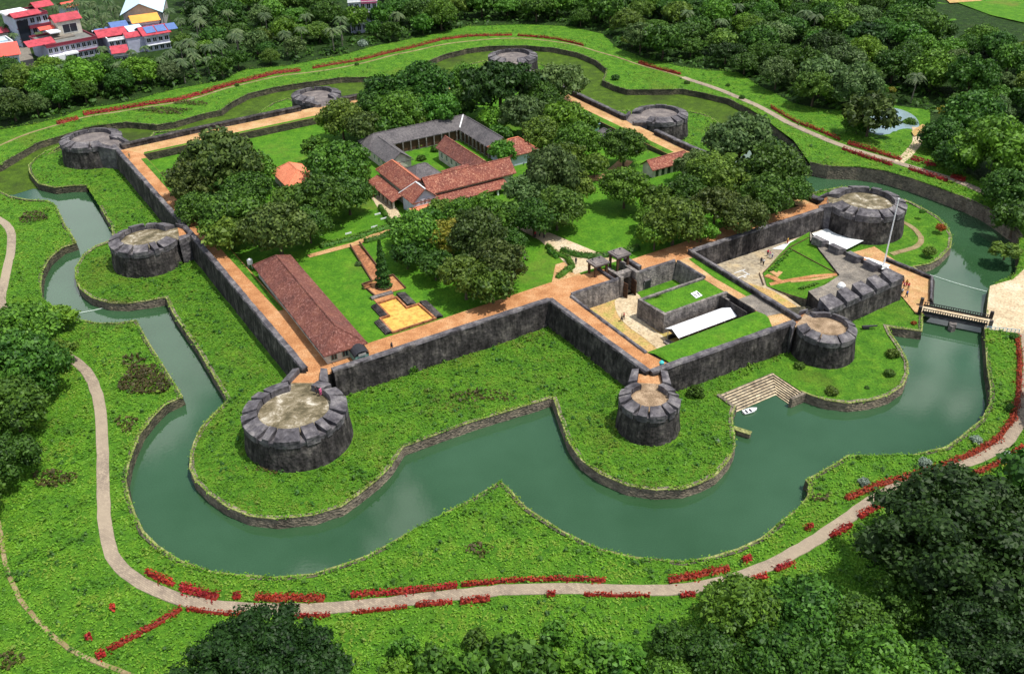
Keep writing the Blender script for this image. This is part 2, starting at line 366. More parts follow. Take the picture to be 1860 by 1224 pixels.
def ribbon(name, pts, width, zf, mat, off=.1, kind='structure', parent=None, smooth_it=2, thick=0.25):
    """a path laid along a centre line"""
    pts = densify(smoothp(pts, smooth_it), 2.5, False)
    if not callable(zf): zc = zf; zf = lambda x, y: zc
    L = offset(pts, width / 2); Rr = offset(pts, -width / 2); L2 = offset(pts, width / 2 + .1); R2 = offset(pts, -width / 2 - .1)
    m = MB(); n = len(pts); vs = []
    for i in range(n):
        z = zf(*pts[i]) + off; j = .05 * rng.normal(); j2 = .05 * rng.normal()
        for q, zz in ((L2[i], z - thick), (L[i], z), (pts[i], z + .02), (Rr[i], z), (R2[i], z - thick)): vs.append((q[0] + j, q[1] + j2, zz))
    fs = []
    for i in range(n - 1):
        for k in range(4): fs.append((i * 5 + k, i * 5 + k + 5, i * 5 + k + 6, i * 5 + k + 1))
    m.add(vs, [f[::-1] for f in fs]); o = m.build(name, mat, parent)
    if kind: o['kind'] = kind
    return o
def extrude_profile(name, pts, prof, mat, parent=None, step=2., closed=False, jit=.0, smooth=False):
    """sweep profile [(offset to the left, z)...] along a 2D polyline; offsets are mitred"""
    pts = densify(pts, step, closed); n = len(pts); K = len(prof); rows = [offset(pts, o, closed) for o, z in prof]
    vs = []; fs = []
    for i in range(n):
        for k in range(K): vs.append((rows[k][i][0] + jit * rng.normal(), rows[k][i][1] + jit * rng.normal(), prof[k][1] + jit * .6 * rng.normal()))
    for i in range(n if closed else n - 1):
        j = (i + 1) % n
        for k in range(K - 1): fs.append((i * K + k, i * K + k + 1, j * K + k + 1, j * K + k))
    if not closed: fs += [tuple(range(K)), tuple((n - 1) * K + k for k in range(K - 1, -1, -1))]
    me = mesh_from(name, vs, fs, smooth); bm = bmesh.new(); bm.from_mesh(me); bmesh.ops.recalc_face_normals(bm, faces=bm.faces); bm.to_mesh(me); bm.free()
    return link(name, me, mat, parent)
# ================================================================== SETTING
def mixpts(L, z=0.):
    out = []
    for p in L:
        if len(p) == 3: out.append(tuple(W(p[1], p[2])[:2]))
        else: out.append(tuple(P(p[0], p[1], z)[:2]))
    return out
INNER = mixpts([(157, 338), (134, 338), (100, 342), (70, 335), (54, 315), (52, 301), (64, 288), (84, 275), (109, 266), (0, -25, 160), (0, -14, 166), (0, -3, 160), (0, 1, 152),
    (280, 241), (0, 38, 152), (472, 205), (496, 188), (524, 179), (0, 55, 165), (0, 64, 164), (0, 72, 158), (0, 76, 152), (0, 110, 150),
    (828, 134), (854, 117), (884, 110), (0, 133, 166), (975, 114), (1000, 124), (0, 152, 142), (0, 142, 132), (0, 135, 128), (0, 134, 100), (1143, 201), (0, 143, 92),
    (1253, 203), (1280, 209), (1304, 222), (1314, 238), (1305, 250), (0, 142, 52), (0, 137, 46), (0, 138, 16), (1491, 347), (1531, 340), (1580, 345), (1620, 356), (1655, 368), (1676, 379), (1699, 392),
    (1711, 402), (1719, 410), (1729, 430), (1727, 450), (1709, 469), (1690, 480), (1659, 485), (1692, 510), (1676, 557), (1675, 598), (1674, 603), (1612, 594), (1619, 608), (1635, 631), (1649, 658),
    (1650, 678), (1640, 701), (1615, 718), (1582, 728), (1541, 733), (1501, 728), (1471, 718), (1454, 711), (0, 75.4, -46.8), (0, 75.4, -39.4), (0, 62.2, -39.4), (0, 62.2, -43.6), (1330, 755), (1334, 790), (1335, 812),
    (1332, 820), (1324, 837), (1300, 864), (1270, 879), (1240, 889), (1190, 891), (1139, 883), (1089, 861), (1056, 837), (1035, 808), (1019, 765), (1004, 722), (975, 732), (855, 768), (788, 792), (734, 812),
    (727, 821), (710, 847), (687, 871), (653, 898), (620, 921), (569, 937), (502, 944), (452, 938), (412, 921), (379, 898), (355, 874), (345, 851), (346, 825), (352, 805), (365, 778), (385, 755), (414, 727),
    (395, 695), (355, 628), (315, 571), (301, 541), (268, 547), (231, 552), (198, 551), (167, 542), (147, 527), (137, 507), (137, 487), (151, 464), (174, 447), (205, 436), (203, 412), (181, 375)])
OUTER = mixpts([(-60, 330), (0, 348), (20, 357), (50, 363), (87, 365), (100, 372), (111, 392), (119, 410), (127, 420), (139, 442), (114, 450), (90, 470), (77, 494), (74, 520), (77, 544), (104, 561), (131, 577),
    (174, 587), (214, 587), (248, 582), (268, 618), (291, 655), (318, 698), (332, 721), (301, 735), (278, 758), (255, 788), (243, 817), (235, 841), (229, 871), (235, 901), (245, 931), (261, 965), (288, 992),
    (328, 1018), (385, 1038), (435, 1044), (502, 1048), (569, 1042), (620, 1026), (670, 1008), (754, 961), (854, 908), (895, 883), (908, 874), (921, 884), (955, 921), (1022, 965), (1089, 997), (1156, 1013),
    (1240, 1020), (1290, 1012), (1340, 997), (1381, 978), (1414, 951), (1448, 925), (1468, 901), (1469, 878), (1463, 873), (1501, 851), (1541, 827), (1592, 828), (1659, 826), (1719, 812), (1742, 795),
    (1783, 762), (1798, 732), (1799, 705), (1793, 671), (1789, 611), (1788, 598), (1791, 577), (1796, 524), (1843, 504), (1850, 477), (1848, 440)]) + \
    [tuple(P(a, b, GZ)[:2]) for a, b in [(1843, 418), (1823, 402), (1789, 379), (1759, 363), (1709, 342), (1659, 325), (1608, 310), (1558, 303), (1505, 303), (1471, 297)]] + \
    mixpts([(1440, 262), (1387, 218), (1357, 198), (1324, 181), (1273, 169), (1240, 163), (1190, 164), (1139, 164), (1116, 157), (1094, 147), (1102, 127), (1082, 111), (1049, 97), (1005, 88), (955, 84), (888, 85),
    (848, 90), (808, 100), (781, 111), (769, 124), (754, 137), (687, 141), (620, 142), (569, 149), (502, 159), (452, 171), (419, 188), (402, 201), (368, 208), (318, 223), (285, 228), (228, 223), (168, 230), (111, 248),
    (67, 261), (33, 281), (0, 301), (-60, 318)])
BIG = [(-1500, 20), (1500, 20), (1500, 3000), (-1500, 3000)]
NEARB = [(-330, 60), (300, 60), (330, 560), (-330, 560)]
WL = -1.8
sheet('ground', NEARB, GZ, 'meadow', 5., holes=[OUTER])
def farz(x, y): return 0.
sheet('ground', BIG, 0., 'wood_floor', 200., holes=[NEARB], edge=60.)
sheet('island_ground', INNER, IZ, 'meadow', 4.)
oc = np.array(OUTER).mean(0)
wpoly = offset(OUTER, -.0)
sheet('water', [(-320, 95), (280, 95), (280, 470), (-320, 470)], WL, 'moat_water', 60., edge=50)
# algae-covered stretch of the moat
ALG = mixpts([(-60, 350), (25, 356), (60, 345), (110, 346), (160, 340)], -2.1) + W2([(0, 120), (60, 120), (120, 120), (132, 100), (134, 60)]) + mixpts([(1330, 300), (1392, 250)], -2.1) + mixpts([(1420, 150), (1300, 100), (1050, 60), (800, 60), (500, 120), (200, 180), (-80, 280)], -2.1)
sheet('algae', ALG, WL + .03, 'algae', 8., kind='stuff', edge=8)

# embankment walls of the moat
def bank_wall(name, poly, i0, i1, label, mat, side, group=None, closed=False, top=.16, cap='kerb_stone', zf=None):
    t = thing(name, label, 'embankment wall', (*poly[i0], 0), 0, group)
    n = len(poly); seq = []
    i = i0
    while True:
        seq.append((poly[i % n][0] - poly[i0][0], poly[i % n][1] - poly[i0][1]))
        if i == i1: break
        i += 1
    s = side; zt = top if zf is None else zf
    a = extrude_profile('wall_face', seq, [(-.7 * s, zt - .05), (-.02 * s, zt - .05), (.22 * s, WL - .6), (-.7 * s, WL - .6)], mat, t, 1.6, closed, .05)
    b = extrude_profile('coping', seq, [(-.26 * s, zt - .1), (-.26 * s, zt + .03), (.06 * s, zt + .04), (.06 * s, zt - .12)], cap, t, 1.6, closed, .03)
    return t
def idx(poly, px, py, z=0.):
    q = P(px, py, z)[:2]; return int(np.argmin(np.linalg.norm(np.array(poly) - q, axis=1)))
nI = len(INNER)
area = sum(INNER[i][0] * INNER[(i + 1) % nI][1] - INNER[(i + 1) % nI][0] * INNER[i][1] for i in range(nI)); sI = -1 if area > 0 else 1
bank_wall('moat_wall', INNER, 0, idx(INNER, 1491, 347), 'low overgrown stone embankment along the back of the island where the moat is green', 'bank_stone_dark', sI)
bank_wall('moat_wall', INNER, idx(INNER, 1491, 347), idx(INNER, 1659, 485), 'curved stone embankment round the grassy lobe below the far right tower', 'bank_stone', sI)
bank_wall('moat_wall', INNER, idx(INNER, 1659, 485), idx(INNER, 1674, 603), 'dark stone quay wall of the sandy yard where the footbridge lands', 'bank_stone_dark', sI)
bank_wall('moat_wall', INNER, idx(INNER, 1674, 603), idx(INNER, 1454, 711), 'curved stone embankment of the lawn lobe between the footbridge and the bathing steps', 'bank_stone', sI)
k0 = INNER.index(tuple(W(62.2, -43.6)[:2]))
bank_wall('moat_wall', INNER, k0, idx(INNER, 1004, 722), 'curved stone embankment of the grassy lobe below the small round tower beside the boat', 'bank_stone', sI)
bank_wall('moat_wall', INNER, idx(INNER, 1004, 722), idx(INNER, 414, 727), 'long stone embankment curving round the largest grassy lobe in the foreground', 'bank_stone', sI)
bank_wall('moat_wall', INNER, idx(INNER, 414, 727), idx(INNER, 181, 375) , 'stone embankment along the left side of the island past the mid-left lobe', 'bank_stone', sI)
nO = len(OUTER)
area = sum(OUTER[i][0] * OUTER[(i + 1) % nO][1] - OUTER[(i + 1) % nO][0] * OUTER[i][1] for i in range(nO)); sO = 1 if area > 0 else -1
def outer_seg(a, b, label, mat, **k): bank_wall('moat_wall', OUTER, a, b, label, mat, sO, **k)
iA = idx(OUTER, 139, 442); iB = idx(OUTER, 332, 721); iC = idx(OUTER, 908, 874); iD = idx(OUTER, 1463, 873); iE = idx(OUTER, 1788, 598); iF = idx(OUTER, 1796, 524)
iG = idx(OUTER, 1848, 440); iH = int(np.argmin(np.linalg.norm(np.array(OUTER) - P(1471, 297, GZ)[:2], axis=1)))
outer_seg(0, iA, 'outer moat bank at the far left edge below the first bend', 'bank_stone_dark', top=.1)
outer_seg(iA, iB, 'outer moat bank on the left between the two pointed corners', 'bank_stone_dark', top=.1)
outer_seg(iB, iC, 'outer moat bank sweeping round the near left bend to the pointed spit', 'bank_stone_dark', top=.1)
outer_seg(iC, iD, 'outer moat bank from the pointed spit to the small dark niche at lower right', 'bank_stone_dark', top=.1)
outer_seg(iD, iE, 'outer moat bank from the dark niche round to the footbridge', 'bank_stone_dark', top=.1)
outer_seg(iE, iF, 'tall dark quay wall under the sandy landing beyond the footbridge', 'bank_stone_dark', top=.3)
outer_seg(iF, iG, 'outer moat bank under the bush right of the sandy landing', 'bank_stone_dark', top=.2)
outer_seg(iG, iH, 'high grey retaining wall curving behind the far right tower', 'bank_stone', top=1.9, cap='bank_stone_dark')
outer_seg(iH, nO - 1, 'long outer moat bank of the green stretch behind the fort', 'bank_stone_dark', top=.15, cap='bank_stone_dark')

# paths on the outer ground
def path_px(pts): return [tuple(P(a, b, GZ)[:2]) for a, b in pts]
PATH1 = path_px([(-40, 380), (0, 400), (16, 412), (22, 432), (19, 462), (8, 510), (0, 545), (8, 575), (50, 610), (110, 640), (148, 662), (168, 690), (182, 735), (186, 800), (187, 870), (189, 950), (200, 1005), (224, 1037), (262, 1063), (312, 1084), (370, 1098), (450, 1106),
    (550, 1107), (640, 1101), (740, 1090), (840, 1078), (920, 1071), (1000, 1069), (1080, 1070), (1160, 1072), (1240, 1071), (1300, 1061), (1360, 1042), (1420, 1016), (1480, 982), (1530, 948), (1575, 914),
    (1625, 884), (1709, 853), (1783, 832), (1830, 803), (1856, 760), (1868, 700), (1868, 640), (1860, 600)])
ribbon('paved_path', PATH1, 1.95, GZ, 'paver_path', .1)
PATH2 = path_px([(-40, 280), (0, 265), (50, 243), (100, 228), (151, 213), (235, 200), (318, 188), (368, 175), (436, 154), (502, 139), (570, 131), (620, 124), (720, 99), (821, 78), (888, 71), (955, 70), (1022, 77), (1089, 95),
    (1156, 117), (1240, 141), (1273, 152), (1340, 176), (1391, 200), (1458, 237), (1525, 264), (1575, 280), (1642, 300), (1709, 319), (1759, 337), (1809, 360), (1860, 385)])
ribbon('path', PATH2[:20], .8, GZ, 'track', .1)
ribbon('path', PATH2[19:], 2.3, GZ, 'paver_path', .12)
ribbon('path', path_px([(-30, 880), (-2, 940), (8, 1020), (30, 1080), (70, 1130), (120, 1175), (165, 1198), (240, 1226), (300, 1250)]), .6, GZ, 'track', .1)
ribbon('path', path_px([(1632, 295), (1650, 280), (1665, 262), (1668, 245), (1664, 232)]), 2.6, GZ, 'sand', .12)
PLAZA = path_px([(1788, 598), (1791, 577), (1798, 520), (1840, 508), (1870, 480), (1930, 480), (1960, 610), (1870, 608)])
sheet('plaza', PLAZA, GZ, 'sand', 6., off=.1)
# brown burnt patches in the grass are part of the meadow; the playing field and the round pond
FIELD = path_px([(1700, -60), (2100, -60), (2100, 60), (1860, 44), (1800, 30), (1740, 8)])
sheet('field', FIELD, 0.35, 'lawn', 20., off=.15)
sheet('field_edge', path_px([(1650, -62), (1960, -62), (1780, 5), (1725, 8)]), .6, 'dry_earth', 20., off=.0)
POND = path_px([(1550, 208), (1575, 200), (1610, 200), (1640, 205), (1664, 216), (1672, 232), (1655, 246), (1620, 250), (1570, 240), (1548, 225)])
sheet('pond', smoothp(POND, 2, True), 1.5, 'pond_water', 8., off=.0)
sheet('pond_shore', smoothp(offset(POND, 2.5, True) if False else POND, 1, True), 1.35, 'bank_stone_dark', 8.)
sheet('pond_bank', path_px([(1655, 242), (1675, 228), (1682, 232), (1676, 246), (1660, 250)]), GZ, 'dry_earth', 3., off=.45)
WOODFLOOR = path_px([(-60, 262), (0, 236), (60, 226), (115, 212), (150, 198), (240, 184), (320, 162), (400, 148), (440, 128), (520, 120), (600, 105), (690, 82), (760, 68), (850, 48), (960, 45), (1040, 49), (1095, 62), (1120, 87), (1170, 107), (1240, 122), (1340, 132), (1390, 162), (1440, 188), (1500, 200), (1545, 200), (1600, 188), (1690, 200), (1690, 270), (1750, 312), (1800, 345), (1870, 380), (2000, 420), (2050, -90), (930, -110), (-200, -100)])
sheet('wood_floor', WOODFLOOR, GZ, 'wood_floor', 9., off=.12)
# town streets
sheet('road', path_px([(28, 58), (48, 72), (62, 112), (70, 130), (20, 125), (30, 100)]), 0., 'asphalt', 20., off=.55)
sheet('wood_floor', path_px([(-60, -60), (340, -60), (340, 60), (315, 110), (200, 125), (-60, 140)]), 0., 'wood_floor', 20., off=.40)

# ================================================================== FORT
FANG = FA
def fthing(name, label, cat, u, v, z=0., group=None, rot=0.): return thing(name, label, cat, tuple(W(u, v, z)), FANG + rot, group)
# the ground inside
LAWN = W2([(-7.5, 138), (-1.5, -1), (131, -1), (126, 45), (129, 100), (131, 140), (50, 142)])
sheet('lawn', LAWN, LZ, 'lawn', 5.)
WZ = 5.0
def ramp_piece(pts, top_mat, name='rampart', z=WZ, zlow=0.02):
    poly = W2(pts); m = MB(); dp = densify(poly, 4.); m.prism(dp, zlow, z - .02)
    o = m.build(name + '_core', 'bank_stone_dark' if name == 'rear_rampart' else 'fort_stone'); o['kind'] = 'structure'
    q = sheet(name + '_walk', poly, z, top_mat, 3.); return q
ramp_piece([(-8.0, 138.2), (-1.6, -1.7), (3.4, -1.7), (2.4, 30), (.9, 62), (-2.5, 130.4), (-7.0, 138.2)], 'laterite')
ramp_piece([(-7.0, 138.2), (-2.5, 130.4), (20, 131.6), (50.5, 132.8), (121.6, 133), (129.5, 142), (60, 142.3), (20, 140.6)], 'laterite_path', 'rear_rampart')
ramp_piece([(129.5, 142), (121.6, 133), (121.4, 96), (121.6, 49), (126.5, 4.2), (130.9, 4.2), (130.9, 10), (128.6, 47.8), (128.8, 99)], 'laterite_path', 'rear_rampart')
ramp_piece([(3.4, -1.7), (48.6, -1.7), (54.7, -1.7), (67.2, -1.7), (67.2, 3.9), (54, 5.2), (20, 4.2), (3.4, 4.0)], 'laterite', 'front_rampart')
ramp_piece([(71.2, -1.7), (87.2, -1.7), (88, -.6), (130.6, -.8), (130.6, 4.2), (104, 5.5), (88, 4.4), (71.2, 4.2)], 'laterite', 'front_rampart', z=WZ + .01)
ramp_piece([(49.5, -1.7), (50.4, -33.2), (56.2, -33.6), (54.7, -27), (54.7, -1.7)], 'laterite', 'side_rampart')
ramp_piece([(82.4, -1.7), (82.4, -27), (80, -34.5), (86.2, -34.8), (87.2, -1.7)], 'laterite_path', 'side_rampart')
# mound between the courtyard and the front wall
MND = [(54.7, -27), (82.4, -27), (81.8, -30.8), (80, -34.5), (56.2, -33.6)]
def mz(x, y): u, v = toF(x, y); t = min(1, max(0, (-27 - v) / 3.)); s = min(1, max(0, (-v - 30) / 3.)); return 5.0 + .9 * t * (1 - s)
m = MB(); m.prism(densify(W2(MND), 4.), .02, 4.97); m.build('mound_core', 'fort_stone')['kind'] = 'structure'
sheet('mound', W2(MND), mz, 'lawn', 1.6, edge=1.5, off=.02)
def strip(name, pts, z, mat, sp=3.): return sheet(name, W2(pts), z, mat, sp)
ribbon('path', W2([(55.6, -32.6), (66, -33.0), (78, -33.2), (83, -32.8)]), .8, mz, 'laterite_path', .06)
strip('grass_verge', [(85.6, -2.5), (87.1, -2.5), (86.9, -21.5), (84.9, -21.5), (84.6, -12)], WZ + .05, 'lawn')
strip('paving', [(82.5, -21.5), (86.9, -21.5), (86.7, -30.4), (82.5, -29.4)], WZ + .06, 'grey_slab')
strip('grass_verge', [(-2.4, 130.5), (20, 131.7), (50.5, 132.9), (121.6, 133.1), (122.6, 134.4), (50, 134.3), (20, 133), (-2.0, 131.8)], WZ + .05, 'meadow')
strip('grass_verge', [(121.5, 96), (121.7, 49), (123.9, 49), (124.0, 96), (124, 130), (121.7, 131)], WZ + .05, 'meadow')
strip('grass_verge', [(-2.4, 127), (-3.9, 127), (-1.0, 62.7), (1.2, 25), (2.3, 25), (.8, 62)], WZ + .05, 'meadow')

# fort walls: parapet outer top line, outer face battered
def fort_wall(label, pts, z1=6.0, thick=1.2, zin=WZ - .1, zout=-.4, side=1, name='fort_wall', mat='fort_stone', rim='rim_stone', group=None):
    pw = W2(pts); t = thing(name, label, 'fort wall', (*pw[0], 0), 0, group); q = [(x - pw[0][0], y - pw[0][1]) for x, y in pw]; s = side
    extrude_profile('wall_face', q, [(-.55 * s, zout), (0, z1 - .35), (.1 * s, z1 - .08), ((thick - .1) * s, z1 - .08), (thick * s, zin), (thick * s, zout)], mat, t, 1.8, False, .05)
    extrude_profile('parapet_coping', q, [(-.04 * s, z1 - .35), (.10 * s, z1 + .02), ((thick - .1) * s, z1 + .08), ((thick + .05) * s, z1 - .2)], rim, t, 1.8, False, .04)
    return t
fort_wall('long dark wall from the far left tower past the mid-left tower to the nearest big tower', [(-9.2, 140.), (-5.2, 66), (-2.4, 1.2)], side=1)
fort_wall('dark front wall between the nearest big tower and the inward corner', [(2.2, -2.6), (48.6, -2.4), (49.1, -2.9)], side=1)
fort_wall('dark wall running outward from the inward corner to the small round tower', [(48.9, -2.0), (49.7, -33.0)], side=1)
fort_wall('dark front wall of the gate courtyard between the two small round towers', [(50.6, -33.9), (84.6, -35.3)], side=1)
fort_wall('dark back wall from the far left tower to the rear left tower', [(48.5, 143.0), (20, 141.6), (-7, 139.4)], z1=6.4, side=1, thick=2.0, rim='fort_stone')
fort_wall('dark back wall beyond the trees between the two rear towers', [(127.5, 143.5), (62, 143.5)], z1=6.4, side=1, thick=2.0, rim='fort_stone')
fort_wall('dark right-rear wall from the hidden back corner to the mid-right tower', [(129.3, 77.5), (129.5, 99), (130.5, 141)], z1=6.4, side=1, thick=1.4)
fort_wall('dark right-rear wall from the mid-right tower down to the far right tower', [(132.2, 2), (132.0, 10), (129.2, 48), (129.3, 63)], z1=6.4, side=1, thick=1.4)
fort_wall('high inner wall between the second courtyard and the orange walkway', [(87.8, -1.4), (129.6, -1.6)], side=1, thick=1.1)
fort_wall('narrow dividing wall between the two gate courtyards', [(87.9, -.4), (87.0, -34.4)], z1=6.1, side=-1, thick=.9)
# courtyard 1
strip('courtyard_floor', [(54.7, -1.6), (82.4, -1.6), (82.4, -27), (54.7, -27)], 1.0, 'dry_earth')
sheet('path', smoothp(W2([(66.0, -1.8), (72.0, -1.8), (70.4, -5.8), (66.6, -9), (65.2, -12), (64.9, -20), (66, -23.4), (68, -26.8), (60.5, -26.8), (61.5, -20), (61.3, -12), (62.6, -7)]), 1, True), 1.0, 'sand', 3., off=.06)
strip('grass_patch', [(71.4, -2.0), (82.2, -2.0), (82.2, -11), (66.6, -11), (67.2, -8.6), (70.8, -5.6)], 1.1, 'lawn')
def ctwall(label, pts, side=1, z1=5.55, thick=.6, zout=.9, group=None): return fort_wall(label, pts, z1, thick, WZ - .2, zout, side, 'courtyard_wall', 'court_stone', 'rim_stone', group)
ctwall('light grey courtyard wall left of the arched gate', [(54.8, -2.1), (67.0, -2.1)], 1)
ctwall('light grey courtyard wall right of the arched gate with a small dark doorway', [(71.4, -2.1), (82.2, -2.1)], 1)
ctwall('low kerb wall on the left side of the sunken courtyard along the orange walkway', [(54.1, -27.2), (54.1, -2.2)], -1, z1=5.35)
ctwall('dark courtyard wall facing left above the small lawn', [(82.3, -2.4), (82.3, -11.2)], 1)
t = fthing('casemate_block', 'flat grass-topped stone block in the first courtyard beside the white tent', 'stone block', 74, -15, 1)
m = MB(); m.prism([(-8.6, 3.7), (8.3, 3.7), (8.3, -3.3), (-8.0, -3.3)], 0, 4.0); m.build('stone_body', 'court_stone', t)
m = MB()
for a in ([(-9.0, 4.1), (8.3, 4.1), (8.3, 3.5), (-8.4, 3.5)], [(-9.0, 4.1), (-8.4, 3.5), (-7.7, -3.1), (-8.4, -3.7)], [(-8.4, -3.7), (-7.7, -3.1), (8.3, -3.1), (8.3, -3.7)]): m.prism(a, -.1, 4.45)
m.build('parapet', 'court_stone', t)
o = sheet('grass_top', W2([(65.9, -11.4), (82.2, -11.4), (82.2, -18.2), (66.4, -18.2)]), 5.06, 'lawn', 2.5, kind=None); o.parent = t; o.matrix_parent_inverse = Matrix.LocRotScale(t.location, t.rotation_euler, None).inverted()
# doorway in wall
t = fthing('doorway', 'small dark doorway at the foot of the light grey courtyard wall right of the gate', 'doorway', 74.2, -2.62, 1)
MB().box(-.75, .75, -.12, .1, 0, 2.0).build('door_opening', 'black_iron', t)
m = MB().box(-.95, -.75, -.16, .1, 0, 2.25); m.box(.75, .95, -.16, .1, 0, 2.25); m.box(-.95, .95, -.16, .1, 2.0, 2.25); m.build('door_surround', 'rim_stone', t)

# gate passage with lintel, flank walls, pavilions
t = fthing('fort_gate', 'tall stone gateway with open dark wooden door leaves between the two light grey courtyard walls', 'gateway', 69.2, -1.6, 1)
m = MB(); m.box(-2.3, -1.5, -1.0, 4.6, 0, 4.9); m.box(1.5, 2.4, -1.3, 4.6, 0, 5.2); m.build('gate_pier', 'court_stone', t)
MB().box(-2.3, 2.4, .2, 1.6, 3.7, 5.0).build('lintel', 'court_stone', t)
m = MB(); m.box(-1.5, 1.5, -1.0, 5.4, -.05, .06); m.build('threshold', 'sand', t)
for s in (-1, 1):
    d = MB().box(-.08, .08, -2.0, 0, .05, 3.5).build('door', 'dark_wood', t, loc=(s * 1.42, -1.0 + .9, 0)); d.rotation_euler = (0, 0, R_(-s * 8))
    m = MB()
    for z in (.7, 1.6, 2.5, 3.2): m.box(-.13, .13, -1.95, -.05, z, z + .08)
    m.build('iron_strap', 'black_iron', d)
def pavilion(label, u, v, z, sx, sy, h, n_h=.35):
    t = fthing('stone_canopy', label, 'stone canopy', u, v, z)
    for a in (-1, 1):
        for b in (-1, 1): MB().prism([(a * sx - .22, b * sy - .22), (a * sx + .22, b * sy - .22), (a * sx + .22, b * sy + .22), (a * sx - .22, b * sy + .22)], -.1, h).build('pillar', 'dark_wood', t)
    m = MB(); m.box(-sx - .1, sx + .1, -sy - .25, -sy + .25, h - .35, h); m.box(-sx - .1, sx + .1, sy - .25, sy + .25, h - .35, h); m.box(-sx - .25, -sx + .25, -sy, sy, h - .33, h - .02); m.box(sx - .25, sx + .25, -sy, sy, h - .33, h - .02)
    m.build('beam', 'dark_wood', t)
    m = MB(); m.prism([(-sx - .5, -sy - .5), (sx + .5, -sy - .5), (sx + .5, sy + .5), (-sx - .5, sy + .5)], h, h + n_h)
    m.box(-sx, sx, -sy, sy, h + n_h, h + n_h + .12); m.build('slab_roof', 'tower_floor_grey', t)
    m = MB()
    for a in (-.6, .6): m.tube([(a * sx, sy * .7, h + n_h), (a * sx, sy * .7, h + n_h + .5)], [.22, .12]); 
    m.build('finial', 'rim_stone', t)
pavilion('lower flat-roofed stone canopy on four dark posts beside the pale path', 65.0, 3.1, WZ, 1.45, 1.15, 2.6)
pavilion('taller flat-roofed stone canopy on four dark pillars above the gateway', 70.0, 2.3, WZ, 1.35, 1.3, 3.6)
fort_wall('short dark flank wall running back from the gateway beside the taller canopy', [(72.6, 4.2), (72.6, -1.2)], z1=6.3, side=1, thick=.9, name='flank_wall')
fort_wall('short low wall of the approach between the two stone canopies', [(66.2, 4.6), (66.2, -1.5)], z1=5.6, side=-1, thick=.6, name='flank_wall')

# white tent
t = fthing('shed', 'long shed with a bright white pitched roof in the first courtyard', 'shed', 72.3, -22.3, 1)
for a in np.linspace(-7.0, 7.0, 7):
    for b in (-1.75, 1.75): MB().tube([(a, b, 0), (a, b, 2.4)], .08).build('post', 'metal', t)
m = MB(); L = 7.6
m.quad((-L, -2.05, 2.35), (L, -2.05, 2.35), (L, 0, 3.35), (-L, 0, 3.35)); m.quad((L, 2.05, 2.35), (-L, 2.05, 2.35), (-L, 0, 3.35), (L, 0, 3.35))
m.quad((-L, 0, 3.29), (L, 0, 3.29), (L, -2.05, 2.29), (-L, -2.05, 2.29)); m.quad((L, 0, 3.29), (-L, 0, 3.29), (-L, 2.05, 2.29), (L, 2.05, 2.29)); m.quad((-L, -2.05, 2.29), (L, -2.05, 2.29), (L, -2.05, 2.35), (-L, -2.05, 2.35))
m.build('pitched_roof', 'white_sheet', t)
m = MB(); m.quad((-7.5, -1.95, 2.3), (-7.5, 1.95, 2.3), (-7.5, 0, 3.25)); m.build('gable', 'black_iron', t)
m = MB(); m.box(-7.0, 7.0, 1.2, 1.6, 0, .9); m.box(-7, 7, -1.7, -1.6, 0, 1.9); m.build('side_screen', 'black_iron', t)
MB().prism([(-8.8, -.8), (-7.6, -1.6), (-7.4, 1.0), (-8.8, .9)], 0, .4).build('plinth', 'court_stone', t)
# stair side walls at the east end
t = fthing('stairway', 'narrow covered stairway with dark side rails at the end of the white-roofed shed', 'stairway', 81.2, -21.5, 1)
m = MB()
for i in range(9): m.box(-.9, .9, -5 + i * .95, -4.05 + i * .95, 0, .42 * (i + 1))
m.build('steps', 'court_stone', t)
for x in (-1.15, .9): MB().box(x, x + .25, -5, 3.6, 0, 4.3).build('side_wall', 'fort_stone', t)

